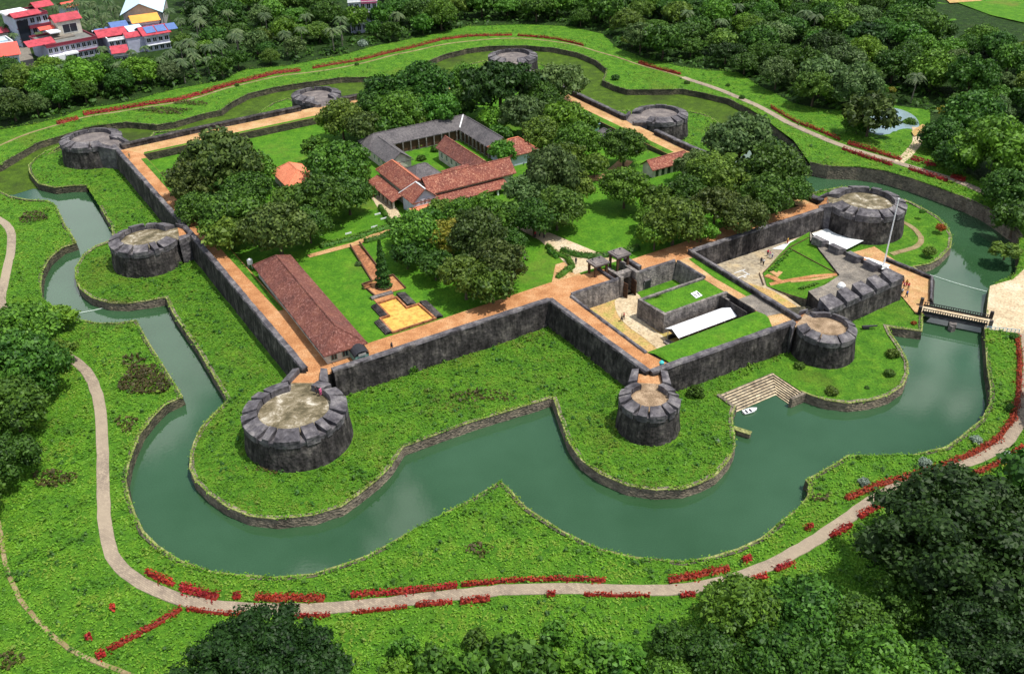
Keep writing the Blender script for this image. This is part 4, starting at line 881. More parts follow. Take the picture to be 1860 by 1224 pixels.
# red-tiled front building
t = fthing('office_building', 'red-tiled L-shaped front building with a white gable and veranda', 'government building', 58, 62, zp)
roofed(t, -11.2, -5.4, -3.0, 14.6, 0, 5.2, 2.4, .7, 'tile_red', 'cream_wall', 'y', 0, 3.2, ridge_cap='tile_orange')
roofed(t, -6.6, 17.5, -6.2, -.6, 0, 5.21, 2.5, .7, 'tile_red', 'cream_wall', 'x', 0, 0, ridge_cap='tile_red')
roofed(t, -12.6, -6.6, -9.2, -2.8, 0, 5.22, 2.5, .7, 'tile_red', 'blue_white', 'y', 0, 2.5, ridge_cap='white_paint', wname='gable_wall')
m = MB()
m.quad((-6.5, -9.6, 2.75), (14.5, -9.6, 2.75), (14.5, -6.25, 4.0), (-6.5, -6.25, 4.0)); m.quad((-6.5, -9.6, 2.62), (-6.5, -6.25, 3.87), (14.5, -6.25, 3.87), (14.5, -9.6, 2.62)); m.quad((-6.5, -9.6, 2.62), (14.5, -9.6, 2.62), (14.5, -9.6, 2.75), (-6.5, -9.6, 2.75))
m.build('veranda_roof', 'tile_red', t)
m = MB(); m.quad((-15.2, 14, 2.7), (-11.9, 14, 3.9), (-11.9, -2, 3.9), (-15.2, -2, 2.7)); m.quad((-15.2, 14, 2.6), (-15.2, -2, 2.6), (-11.9, -2, 3.8), (-11.9, 14, 3.8)); m.build('side_veranda_roof', 'tile_red', t)
for i in range(8): MB().box(-5.8 + i * 2.8, -5.4 + i * 2.8, -9.3, -8.9, 0, 2.65).build('pillar', 'white_paint', t)
for i in range(7): MB().box(-14.9, -14.5, -1.6 + i * 2.5, -1.2 + i * 2.5, 0, 2.65).build('pillar', 'cream_wall', t)
for i in range(8): window(t, -4.6 + i * 2.8, -6.2, .8, 1.1, 1.7, 'y-')
for i in range(6): window(t, -11.2, -.5 + i * 2.6, 1.0, 1.0, 1.7, 'x-')
for dx in (-1.0, 0, 1.0): window(t, -9.6 + dx, -9.2, 3.7, .55, 1.3, 'y-')
m = MB(); m.quad((-14.0, -12.4, 2.5), (-5.6, -12.4, 2.5), (-5.6, -9.25, 3.6), (-14.0, -9.25, 3.6)); m.quad((-14.0, -12.4, 2.4), (-14.0, -9.25, 3.5), (-5.6, -9.25, 3.5), (-5.6, -12.4, 2.4)); m.build('porch_roof', 'tile_orange', t)
for i in range(4): MB().box(-13.7 + i * 2.6, -13.4 + i * 2.6, -12.1, -11.8, 0, 2.45).build('porch_post', 'cream_wall', t)
m = MB().box(-13.5, -6.5, -11.2, -10.9, 0, 1.0); m.build('porch_wall', 'maroon_paint', t)
# hip roof at right
t = fthing('house', 'red hip-roofed house with a pale blue corner behind the round shrub, right of the quadrangle', 'house', 85.5, 73.2, zp)
roofed(t, -4.2, 5.5, -4.4, 4.4, 0, 3.8, 2.6, .7, 'tile_red', 'blue_white', 'x', 3.9, 3.9, ridge_cap='tile_orange')
for y in (-2.5, 0, 2.5): window(t, -4.2, y, 1.1, .9, 1.4, 'x-')
# orange hut among the trees
t = fthing('hut', 'bright orange tiled hut roof showing among the dark trees', 'hut', 28.0, 90.0, LZ(*W(28, 90)[:2]))
roofed(t, -3.8, 3.8, -5.6, 5.6, 0, 3.2, 2.2, .7, 'tile_orange', 'cream_wall', 'y', 3.2, 3.2, ridge_cap='tile_orange')
window(t, -3.8, 0, 1, 1, 1.3, 'x-')
# small red shed at right
t = fthing('store_shed', 'small red-tiled store with arched openings near the right-rear walk', 'store', 115.2, 41.2, LZ(*W(115, 41)[:2]))
roofed(t, -6.6, 6.2, -2.0, 2.2, 0, 2.7, 1.5, .6, 'tile_red', 'cream_wall', 'x', 0, 1.2, ridge_cap='tile_red')
for i in range(6): MB().box(-5.6 + i * 2.0, -4.6 + i * 2.0, -2.06, -2.0, .1, 1.9).build('opening', 'dark_glass', t)
t = fthing('hut', 'small grey-roofed hut under the right-rear rampart', 'hut', 115.8, 69.5, 2.8)
roofed(t, -2.6, 2.6, -2.8, 2.8, 0, 2.5, 1.5, .5, 'tile_grey', 'cream_wall', 'y', 1.5, 1.5, ridge_cap='tile_grey')
t = fthing('hut', 'little hut with a pale blue roof beside the right-rear rampart', 'hut', 118.3, 80.5, 2.8)
roofed(t, -1.4, 1.4, -1.7, 1.7, 0, 2.7, 1.1, .3, 'lightblue_sheet', 'green_wall', 'y', 0, 0)

# town houses at upper left
def town(name, label, cat, pa, pb, h, depth_, **k):
    """front facade runs between two points seen at roof height h"""
    a = P(*pa, h); b = P(*pb, h); a[2] = b[2] = 0; return line_thing(name, label, cat, a, b)
def storeys(t, L, D, h, n, wall, winds, fr='white_paint', par='white_paint', z0=0., ww=1.6):
    MB().box(0, L, 0, D, z0, h).build('wall', wall, t)
    m = MB(); m.box(-.2, L + .2, -.2, .15, h, h + .8); m.box(-.2, L + .2, D - .15, D + .2, h, h + .8); m.box(-.2, .15, .15, D - .15, h, h + .8); m.box(L - .15, L + .2, .15, D - .15, h, h + .8); m.build('parapet', par, t)
    MB().box(.15, L - .15, .15, D - .15, h, h + .06).build('roof', 'grey_roof', t)
    fh = (h - z0) / n
    for i in range(n):
        for j in range(winds): window(t, L * (j + .5) / winds, 0, z0 + fh * i + fh * .3, min(ww, L / winds * .62), fh * .48, 'y-', fr)
        MB().box(-.3, L + .3, -.75, 0, z0 + fh * (i + 1) - .25, z0 + fh * (i + 1) - .08).build('sunshade', par, t)
def sheetroof(t, name, mat, x0, x1, y0, y1, z, rise, axis='x', off=0.):
    m = MB(); 
    if axis == 'x': ym = (y0 + y1) / 2 + off; Q = [((x0, y0, z), (x1, y0, z), (x1, ym, z + rise), (x0, ym, z + rise)), ((x1, y1, z), (x0, y1, z), (x0, ym, z + rise), (x1, ym, z + rise))]
    else: xm = (x0 + x1) / 2 + off; Q = [((x0, y1, z), (x0, y0, z), (xm, y0, z + rise), (xm, y1, z + rise)), ((x1, y0, z), (x1, y1, z), (xm, y1, z + rise), (xm, y0, z + rise))]
    for q in Q: m.quad(*q); m.quad(*[(p[0], p[1], p[2] - .12) for p in q][::-1])
    if axis == 'x': m.box(x0, x1, y0 - .02, y0 + .1, z - .12, z + .04)
    return m.build(name, mat, t)
t, L = town('house', 'pale blue-white house under a plain coral sheet roof at the left edge of the photo', 'house', (-26, 108), (33, 100), 6, 12)
storeys(t, L, 13, 5.6, 2, 'lightblue_sheet', 4); sheetroof(t, 'sheet_roof', 'coral_sheet', -1, L + 1, -1.2, 12.5, 6.4, 2.4, off=4)
MB().box(2, L * .75, 6, 12.8, 5.6, 7.6).build('roof_room', 'blue_white', t); MB().box(L * .2, L * .65, -3.0, -.1, 2.6, 2.9).build('awning', 'blue_sheet', t)
t, L = town('house', 'house with a pale blue flat roof and red trim behind the coral-roofed one', 'house', (-22, 86), (24, 78), 7, 9)
storeys(t, L, 10, 7, 2, 'blue_white', 3); MB().box(L * .1, L * .85, 1, 6, 7.1, 8.2).build('roof_cover', 'lightblue_sheet', t); sheetroof(t, 'sheet_roof', 'red_sheet', 0, L * .5, 6, 10.5, 8.3, .8)
t, L = town('building', 'long white building with a row of windows and red roof sheets beside the lane', 'building', (84, 84), (174, 67), 7.5, 16)
storeys(t, L, 19, 7.0, 2, 'pale_lilac', 9, par='maroon_paint', ww=1.7)
sheetroof(t, 'sheet_roof', 'red_sheet', -6, 4.5, 2, 11, 7.6, 1.5); sheetroof(t, 'sheet_roof', 'red_sheet', L - 10.5, L + .5, 12, 20, 12.6, 2.2)
MB().box(L - 9.5, L - .5, 12.5, 19.5, 7, 12.4).build('penthouse', 'cream_wall', t); window(t, L - 5, 12.5, 8, 5.5, 3.2, 'y-'); MB().box(L - 14, L - 9.8, 9, 14, 9.4, 9.9).build('awning', 'white_sheet', t)
sheetroof(t, 'sheet_roof', 'coral_sheet', L - 16, L - 10, 14, 18.5, 10.2, .9); MB().box(-.5, 5, -3.5, -1, 0, 4).build('porch', 'white_paint', t); MB().box(5, 10, -4, -.8, 3.6, 4.2).build('awning', 'white_sheet', t)
m = MB(); m.box(6, 14, 8, 16, 7.06, 7.5); m.build('roof_deck', 'grey_slab', t)
t, L = town('building', 'three-storey building with maroon balconies and a red edge roof at upper left', 'building', (25, 30), (84, 19), 13, 12)
storeys(t, L, 13, 12, 3, 'blue_white', 5, par='maroon_paint', ww=2.0)
for z in (3.6, 7.4): MB().box(L * .32, L, -2.0, -.8, z, z + 1.2).build('balcony', 'maroon_paint', t)
sheetroof(t, 'sheet_roof', 'red_sheet', -1.5, L * .75, -3.2, 3.2, 12.9, 1.4); MB().box(-2, L * .55, 4, 11, 12.9, 13.6).build('roof_cover', 'white_sheet', t)
sheetroof(t, 'sheet_roof', 'red_sheet', L * .85, L + 6, 6, 13, 13.2, 1.8); MB().box(0, L * .32, -.9, -.75, .5, 11).build('glazed_bay', 'dark_glass', t)
t, L = town('house', 'pink-red roofed house with solar panels, left of the palms', 'house', (196, 73), (228, 68), 6.5, 12)
storeys(t, L, 12, 6.2, 2, 'pale_lilac', 3, par='white_paint'); sheetroof(t, 'sheet_roof', 'red_sheet', -3, L + 2, 3, 13, 7.0, 2.0); sheetroof(t, 'sheet_roof', 'red_sheet', L - .5, L + 10, -2.5, 4.5, 6.6, 1.4)
MB().box(L - .2, L + 9.5, -2.2, 4.2, 0, 6.5).build('wing_wall', 'pale_lilac', t)
for i in range(3): MB().box(-1 + i * 4, 2.2 + i * 4, 14, 18, 6.9 + .2 * i, 7.2 + .2 * i).build('solar_panel', 'blue_sheet', t)
MB().box(-2, 12, 12.2, 19, 0, 6.6).build('rear_wall', 'pale_lilac', t)
t, L = town('house', 'house with a pink roof carrying blue panels, lower right of the orange roof', 'house', (263, 67), (306, 60), 6.5, 12)
storeys(t, L, 11, 6.2, 2, 'pale_lilac', 4); sheetroof(t, 'sheet_roof', 'red_sheet', -1, L + 1, -1, 12, 6.9, 2.2)
for i in range(3): m = MB(); x = 1 + i * 4.4; m.quad((x, .2, 7.55), (x + 3.9, .2, 7.55), (x + 3.9, 4.6, 9.1), (x, 4.6, 9.1)); m.box(x, x + .1, .2, .3, 7.0, 7.5); m.build('solar_panel', 'blue_sheet', t)
t, L = town('house', 'house with a bright orange pitched roof in front of the white shed', 'house', (243, 44), (288, 38), 8.5, 9)
storeys(t, L, 9, 8.2, 2, 'blue_white', 4); sheetroof(t, 'sheet_roof', 'orange_sheet', -.8, L + .8, -1, 10, 8.9, 2.0)
t, L = town('house', 'little pink-red roofed house at the edge of the palms below the others', 'house', (207, 100), (231, 97), 4.5, 9)
storeys(t, L, 8, 4.2, 1, 'pale_lilac', 2); sheetroof(t, 'sheet_roof', 'red_sheet', -.8, L + .8, -1, 9, 5.1, 1.8)
t, L = town('warehouse', 'large shed with a pale blue-white gabled metal roof at the top edge of the photo', 'warehouse', (223, 26), (290, 21), 10, 30)
MB().box(0, L, 0, 42, 0, 9.6).build('wall', 'concrete', t); m = MB(); m.quad((0, -.02, 9.6), (L, -.02, 9.6), (L / 2, -.02, 13.6)); m.build('gable', 'concrete', t); sheetroof(t, 'metal_roof', 'lightblue_sheet', -1.2, L + 1.2, -1.2, 43, 9.7, 4.2, 'y')
for i in range(4): window(t, L * (i + .5) / 4, 0, 4.5, 3, 2.4, 'y-')
t, L = town('building', 'many-windowed lilac building with a pink top at the upper edge between the tall trees', 'building', (632, 4), (684, 1), 13, 12)
storeys(t, L, 12, 13, 3, 'pale_lilac', 5, ww=2.4); MB().box(L * .45, L, -.6, -.05, 12, 14).build('signboard', 'cloth_pink', t)
for z in (4, 8.2): MB().box(0, L * .5, -1.7, -.8, z, z + .9).build('balcony', 'white_paint', t)
for pa, pb, h, D, wl_, rf, lb in [((-10, 62), (14, 58), 6, 8, 'cream_wall', 'red_sheet', 'small red-roofed house at the left edge behind the blue flat roof'), ((62, 46), (84, 42), 6, 8, 'cream_wall', 'grey_roof', 'small grey-roofed house behind the long white building'), ((120, 14), (140, 10), 6, 8, 'blue_white', 'coral_sheet', 'small house with a coral roof showing among the palms'), ((236, 58), (258, 54), 7, 8, 'blue_white', 'lightblue_sheet', 'low pale roof wedged between the orange and pink roofs'), ((205, 52), (232, 48), 8, 9, 'pale_lilac', 'blue_sheet', 'house with a dark blue roof left of the orange roof')]:
    t, L = town('house', lb, 'house', pa, pb, h, 8); MB().box(0, L, 0, D, 0, h - .4).build('wall', wl_, t); sheetroof(t, 'sheet_roof', rf, -.6, L + .6, -.7, D + .6, h, 1.5)
    for j in range(3): window(t, L * (j + .5) / 3, 0, h * .45, 1.2, 1.5, 'y-')
# garden objects
pz = LZ(*W(22, 12)[:2])
t = fthing('stepped_pond', 'ochre stepped pond with stone edges in the garden', 'garden pond', 22, 13, pz)
pondp = [(-2.2, 4.2), (1.9, 4.4), (1.9, -.6), (4.6, -.6), (4.9, -7.2), (-4.2, -7.4), (-4.2, -1.6), (-2.2, -1.6)]
MB().prism(pondp, -.4, .03).build('pond_basin', 'mud_water', t)
m = MB(); op = offset(pondp, .35, True); n = len(pondp)
for i in range(n): m.prism([pondp[i], pondp[(i + 1) % n], op[(i + 1) % n], op[i]], -.2, .45)
m.build('edge_wall', 'laterite_block', t)
m = MB()
for k, (w, z) in enumerate([(1.5, .30), (1.0, .42), (.5, .5)]): m.box(2.6 - 0, 2.6 + w + .4, .3, 5.6 + k * .1, 0, z); m.box(5.2, 5.3 + w, -7.4, .1, 0, z + .02); m.box(-5.0 - w * .6, -4.6, -7.4, -2.0, 0, z + .01); m.box(-3.2 - w * .5, -2.6, -1.2, 4.0, 0, z + .03)
m.build('side_steps', 'fort_stone', t)
m = MB(); m.box(-2.3, 2.0, 4.6, 6.4, 0, .14); m.build('landing', 'laterite', t); m = MB(); m.box(-2.6, 2.2, 6.4, 7.4, 0, .5); m.build('cross_step', 'court_stone', t)
def gsheet(name, pts, mat, off=.07, sp=3.): return sheet(name, W2(pts), LZ, mat, sp, off=off)
gsheet('path', [(15.5, 45.6), (27.4, 45.6), (41, 50.4), (41, 52.2), (27, 47.6), (15.5, 47.4)], 'laterite_path')
gsheet('path', [(25.4, 45.7), (27.6, 45.7), (26.0, 27), (22.8, 27)], 'laterite_block', .09)
gsheet('path', [(20.4, 26.6), (27.8, 26.6), (27.2, 20.3), (20.6, 20.3)], 'laterite', .10)
gsheet('path', [(61, 6), (72.5, 6), (71.5, 10.5), (68.0, 24), (66, 33), (62.4, 33), (63.5, 24), (62.2, 11)], 'sand')
gsheet('path', [(42, 78), (45.5, 74), (44, 60), (41.8, 52), (38.5, 49.5), (39.5, 60), (41.5, 70)], 'sand')
gsheet('path', [(50, 50.5), (60, 48.5), (62, 46), (48, 48)], 'sand'); gsheet('path', [(54, 4.6), (62, 4.6), (63, 12), (60, 12)], 'laterite_path', .05)
gsheet('path', [(86, 50), (100, 44), (112, 52), (111, 56), (99, 49), (87, 54)], 'laterite_path')
t = fthing('garden_kerb', 'low brick kerb round the conifer terrace and its approach path', 'kerb', 24, 24, LZ(*W(24, 24)[:2]))
m = MB()
for a, b in [((-3.8, 2.6), (-3.4, -4)), ((3.6, 2.8), (3.4, -3.8)), ((-3.8, 2.7), (-1.4, 2.8)), ((1.8, 2.9), (3.7, 2.9)), ((-1.4, 2.8), (1.3, 21.4)), ((1.8, 2.9), (3.7, 21.6))]:
    a = np.array(a); b = np.array(b); e = (b - a) / np.linalg.norm(b - a); s = np.array([-e[1], e[0]]) * .13; m.prism([tuple(a - s), tuple(b - s), tuple(b + s), tuple(a + s)], -.05, .4)
m.build('kerb_bricks', 'dark_wood', t)
t = thing('bench', 'garden bench on the brick terrace left of the conifer', 'bench', tuple(P(669, 524, 4.45)), FA)
MB().box(-.9, .9, -.25, .25, .38, .46).build('seat', 'laterite_block', t); MB().box(-.9, .9, .2, .27, .46, .95).build('backrest', 'laterite_block', t)
for x in (-.8, .8): MB().box(x - .06, x + .06, -.2, .22, 0, .38).build('leg', 'laterite_block', t)
t = thing('drum', 'blue-green plastic drum on the wall walk at the neck of the small round tower', 'drum', tuple(P(1201, 668, WZ + .0)))
MB().tube([(0, 0, 0), (0, 0, .9)], [.35, .38], 12).build('bin_body', 'black_iron', t); MB().tube([(0, 0, .9), (0, 0, 1.25), (0, 0, 1.55)], [.42, .48, .2], 12).build('lid', 'teal_plastic', t)
t = thing('water_tank', 'small white water tank at the upper end of the long barrack', 'water tank', tuple(P(456, 487, 4.4)))
MB().tube([(0, 0, 1.1), (0, 0, 2.1), (0, 0, 2.3)], [.6, .6, .3], 12).build('tank', 'white_paint', t)
for a in (-.4, .4):
    for b in (-.4, .4): MB().box(a - .06, a + .06, b - .06, b + .06, 0, 1.12).build('leg', 'metal', t)
t = thing('cannon', 'black cannon barrel lying on the lawn right of the small dark tower', 'cannon', tuple(P(1565, 597, .15)), .05)
MB().tube([(0, 0, .5), (1, 0, .5), (3.0, 0, .55), (3.1, 0, .55)], [.24, .28, .17, .22], 10).build('barrel', 'black_iron', t); MB().box(.2, 1.4, -.35, .35, 0, .42).build('carriage', 'black_iron', t)
for q, lb in [((686, 391), 'upper'), ((697, 399), 'second'), ((680, 414), 'third'), ((633, 426), 'lowest')]:
    t = thing('signboard', {'upper': 'uppermost', 'second': 'second from the top', 'third': 'third from the top', 'lowest': 'lowest and leftmost'}[lb] + ' of four small white ground signs on the lawn', 'sign', tuple(P(*q, 4.0)), FA, 'white ground signs on the lawn')
    MB().box(-.8, .8, -.05, .05, .15, .5).build('panel', 'white_paint', t)
    for x in (-.6, .6): MB().box(x - .04, x + .04, -.03, .03, 0, .2).build('post', 'metal', t)
t = thing('rock', 'pale boulder standing on the ravelin terrace behind the sloping stone blocks', 'boulder', tuple(P(1528, 521, 4.1)))
m = MB().tube([(0, 0, 0), (0, 0, .5), (.05, 0, .9), (.1, 0, 1.05)], [.9, .85, .5, .15], 8); m.build('rock_body', 'white_paint', t)
# lettering-like planted strokes on the ravelin lawn
t = thing('hedge_lettering', 'rows of low clipped hedge strokes like letters on the sloping ravelin lawn', 'hedge lettering', tuple(P(1410, 480, 2)))
org = np.array(t.location)
for (x0, y0, x1, y1, nn) in ((1400, 494, 1436, 456, 9), (1455, 525, 1484, 516, 6)):
    for i in range(nn):
        f = (i + .5) / nn; cx = x0 + (x1 - x0) * f; cy = y0 + (y1 - y0) * f; p = P(cx, cy, rz); u, v = toF(p[0], p[1]); m = MB(); k = i % 4
        segs = {0: [(-.35, -.8, -.35, .8), (-.35, .8, .3, .4), (-.35, 0, .3, .4), (-.35, 0, .3, -.5)], 1: [(-.3, -.8, .3, .8), (.3, -.8, -.3, .8)], 2: [(0, -.8, 0, .8), (0, .8, .4, .6)], 3: [(-.3, -.8, -.3, .8), (-.3, .8, .35, -.8)]}[k]
        for a, b, c, d in segs:
            qa = W(u + b * .9, v - a, 0)[:2]; qb = W(u + d * .9, v - c, 0)[:2]; e = qb - qa; L = np.linalg.norm(e); e /= L; s = np.array([-e[1], e[0]]) * .11
            z = rz(*((qa + qb) / 2)) - org[2]; m.prism([tuple(np.array(w) - org[:2]) for w in (qa - s, qb - s, qb + s, qa + s)], z - .1, z + .32)
        m.build('letter_stroke', 'hedge_leaf', t)
# ================================================================== VEGETATION
def quads(cen, nor, size, asp=1.5, bend=.25, rg=rng):
    """leaf faces: numpy arrays of centres, normals, sizes -> verts, faces (each leaf: two triangles folded along the middle)"""
    n = len(cen); nor = nor / np.linalg.norm(nor, axis=1, keepdims=True)
    r = rg.normal(size=(n, 3)); a = np.cross(nor, r); a /= np.linalg.norm(a, axis=1, keepdims=True); b = np.cross(nor, a)
    s = size[:, None]
    v = np.stack([cen - a * s * asp * .5, cen + b * s * .45 + nor * s * bend * .5, cen + a * s * asp * .5, cen - b * s * .45 + nor * s * bend * .5], 1)
    return v
def quad_mesh(name, V4):
    n = len(V4); me = bpy.data.meshes.new(name); me.vertices.add(n * 4); me.vertices.foreach_set('co', V4.reshape(-1).astype(np.float32))
    me.loops.add(n * 4); me.loops.foreach_set('vertex_index', np.arange(n * 4, dtype=np.int32))
    me.polygons.add(n); me.polygons.foreach_set('loop_start', np.arange(0, n * 4, 4, dtype=np.int32))
    try: me.polygons.foreach_set('loop_total', np.full(n, 4, dtype=np.int32))
    except Exception: pass
    me.update(calc_edges=True); return me
ICO = None
def ico(sub=1):
    bm = bmesh.new(); bmesh.ops.create_icosphere(bm, subdivisions=sub, radius=1); v = np.array([x.co[:] for x in bm.verts]); f = [tuple(x.index for x in p.verts) for p in bm.faces]; bm.free(); return v, f
IV, IF = ico(1)
def crown(seed, nl=26, nleaf=4200, ls=.085, flat=.72, lr=(.26, .42), spread=1., core=True, droop=0., asp=1.5, nrm=.7, thin=0.):
    """unit-radius crown mesh: lobes on a dome, leaves scattered in a shell round every lobe"""
    g = np.random.default_rng(seed); C_ = []; R = []
    gold = math.pi * (3 - 5 ** .5)
    for i in range(nl):
        f = (i + .5) / nl; z = 1 - 1.42 * f + g.uniform(-.08, .08); z = min(1, z); rr = math.sqrt(max(0, 1 - z * z)); a = gold * i + g.uniform(-.5, .5); r = g.uniform(lr[0] * .8, lr[1])
        k = (1 - r * .78) * g.uniform(.72, 1.06) * spread; C_.append((rr * math.cos(a) * k, rr * math.sin(a) * k, z * k)); R.append(r)
    for i in range(max(3, nl // 5)): a = g.uniform(0, 6.28); k = g.uniform(.1, .5); C_.append((math.cos(a) * k, math.sin(a) * k, g.uniform(0, .45))); R.append(lr[1])
    C_ = np.array(C_); R = np.array(R)
    w = R ** 2; li = g.choice(len(R), nleaf, p=w / w.sum()); d = g.normal(size=(nleaf, 3)); d[:, 2] += .35; d /= np.linalg.norm(d, axis=1, keepdims=True)
    rad = R[li] * (1 + g.normal(size=nleaf) * .15 - thin * g.uniform(0, .5, nleaf)); p = C_[li] + d * rad[:, None]
    keep = np.ones(nleaf, bool)
    for c, r in zip(C_, R): keep &= ((p - c) ** 2).sum(1) > (r * .80) ** 2
    p = p[keep]; d = d[keep]; ll = np.ones(len(p)) * ls * g.uniform(.6, 1.35, len(p))
    nn = d + nrm * g.normal(size=p.shape); nn[:, 2] += .25
    sc = np.array([1, 1, flat]); p = p * sc
    p[:, 2] -= droop * (p[:, 0] ** 2 + p[:, 1] ** 2)
    V4 = quads(p, nn, ll, asp, rg=g)
    me = quad_mesh('crown', V4)
    if core:
        bm = bmesh.new(); bm.from_mesh(me)
        for c, r in zip(C_, R):
            vs = []
            for x in IV:
                q = (c + x * r * (.80 + .12 * g.normal())) * sc; q[2] -= droop * (q[0] ** 2 + q[1] ** 2); vs.append(bm.verts.new(q))
            for f in IF: bm.faces.new([vs[i] for i in f])
        bm.to_mesh(me); bm.free()
    me.materials.append(MATS['leaf_dark']); return me
def trunk_mesh(h, r=.06, seed=0, limbs=5, lean=.0):
    g = random.Random(seed); m = MB(); m.tube([(0, 0, -.05), (0, 0, .04), (lean * .4, 0, h * .35), (lean, g.uniform(-.03, .03), h * .7)], [r * 1.7, r * 1.15, r * .9, r * .75], 7)
    for i in range(limbs):
        a = 2 * math.pi * i / limbs + g.uniform(-.4, .4); l = g.uniform(.35, .6); m.tube([(lean, 0, h * .62), (lean + math.cos(a) * l * .5, math.sin(a) * l * .5, h * .85), (lean + math.cos(a) * l, math.sin(a) * l, h * 1.12)], [r * .6, r * .4, r * .18], 5)
    me = mesh_from('trunk', m.v, m.f); me.materials.append(MATS['bark']); return me
# prototypes (unit radius). hc = height of the crown centre
PROTO = {}
def proto(key, hc, **k):
    n = k.pop('n', 3); PROTO[key] = [(crown(hash_(key) + i, **k), trunk_mesh(hc, .05, i), hc) for i in range(n)]
def hash_(s): return sum(ord(c) * (i + 3) for i, c in enumerate(s))
proto('round_s', .95, n=4, nl=22, nleaf=2600, ls=.115)
proto('round_m', .92, n=4, nl=34, nleaf=7000, ls=.075, lr=(.20, .36))
proto('round_l', .85, n=3, nl=60, nleaf=24000, ls=.042, lr=(.14, .28))
proto('loose_s', 1.0, n=3, nl=26, nleaf=2300, ls=.12, lr=(.18, .34), thin=.5, nrm=.9)
proto('loose_m', .95, n=3, nl=40, nleaf=6500, ls=.078, lr=(.16, .30), thin=.5, nrm=.9)
proto('flat_m', .80, n=2, nl=46, nleaf=9000, ls=.065, lr=(.16, .27), flat=.42)
proto('flat_l', .72, n=2, nl=110, nleaf=42000, ls=.030, lr=(.09, .19), flat=.42)
proto('tall_m', 1.25, n=2, nl=34, nleaf=6500, ls=.08, lr=(.2, .36), flat=1.15)
proto('bush', .42, n=4, nl=14, nleaf=1100, ls=.17, lr=(.3, .5), flat=.75)
proto('bush_loose', .45, n=3, nl=16, nleaf=900, ls=.2, lr=(.2, .4), flat=.8, thin=.5, nrm=.9)
def palm_crown(seed, fr=16):
    g = np.random.default_rng(seed); out = []
    for i in range(fr):
        a = 2 * math.pi * i / fr * 1.0 + g.uniform(-.2, .2); up = g.uniform(-.1, .75); L = g.uniform(.85, 1.1); n = 9; dirh = np.array([math.cos(a), math.sin(a), 0]); side = np.array([-dirh[1], dirh[0], 0]); prev = None
        for j in range(n):
            f = (j + .5) / n; q = dirh * L * f * (1 - .12 * f); z = up * f - (up * .55 + .62) * f * f; c = q + np.array([0, 0, z]); w = .17 * math.sin(math.pi * (.12 + .85 * f))
            tz = np.array([0, 0, (up - 2 * (up * .55 + .62) * f)]); t = dirh + tz; t /= np.linalg.norm(t); h = L / n * .55
            for s in (-1, 1):
                dn = np.array([0, 0, -.55 * w]); out.append([c - t * h, c + t * h * .8, c + t * h * 1.5 + side * s * w + dn, c - t * h * .2 + side * s * w + dn])
    me = quad_mesh('crown', np.array(out)); me.materials.append(MATS['leaf_palm']); return me
def palm_trunk(): m = MB().tube([(0, 0, -.05), (.03, 0, .7), (.06, .02, 1.5), (.02, .02, 2.35)], [.07, .05, .045, .04], 6); me = mesh_from('trunk', m.v, m.f); me.materials.append(MATS['bark_pale']); return me
PT = palm_trunk(); PROTO['palm'] = [(palm_crown(5, 17), PT, 2.35), (palm_crown(6, 15), PT, 2.35), (palm_crown(9, 19), PT, 2.35)]
def cyc():
    k = 0
    while True: yield k; k += 1
CY = cyc()
def put_tree(kind, x, y, z, R, mat, name, label, cat, group=None, sz=1., thing_rot=None, cr_name='crown'):
    i = next(CY); cm, tm, hc = PROTO[kind][i % len(PROTO[kind])]
    t = bpy.data.objects.new(name, None); COL.objects.link(t); t.location = (x, y, z); t.rotation_euler = (0, 0, (i * 2.399) % 6.283 if thing_rot is None else thing_rot); t.scale = (R, R, R * sz)
    tag(t, label, cat, group)
    c = bpy.data.objects.new(cr_name, cm); COL.objects.link(c); c.parent = t; c.location = (0, 0, hc if kind != 'palm' else 2.35)
    c.material_slots[0].link = 'OBJECT'; c.material_slots[0].material = MATS[mat]
    if kind not in ('bush', 'bush_loose'):
        k = bpy.data.objects.new('trunk', tm); COL.objects.link(k); k.parent = t
    return t
def tree_px(px, py, w, kind, mat, label, gz=0., name='tree', cat='tree', group=None, sz=1.):
    """crown centre at a photo pixel, crown width in photo pixels; the tree stands on the ground at its real size"""
    hc = PROTO[kind][0][2] if kind != 'palm' else 2.35
    R = 5.
    for _ in range(8):
        p = P(px, py, (gz(*P(px, py, 3)[:2]) if callable(gz) else gz) + hc * R * sz); R = w / 2 * depth(p) / FPX
    z0 = gz(p[0], p[1]) if callable(gz) else gz
    return put_tree(kind, p[0], p[1], z0 - .1, R, mat, name, label, cat, group, sz), (p[0], p[1], R)
TAKEN = []
def T(*a, **k):
    if len(a) > 6 and a[6] is LZ and a[3][:4] in ('roun', 'loos') and a[2] > 60: a = (a[0], a[1], a[2] * 1.0, *a[3:])
    o, q = tree_px(*a, **k); TAKEN.append(q); return o
L_ = LZ
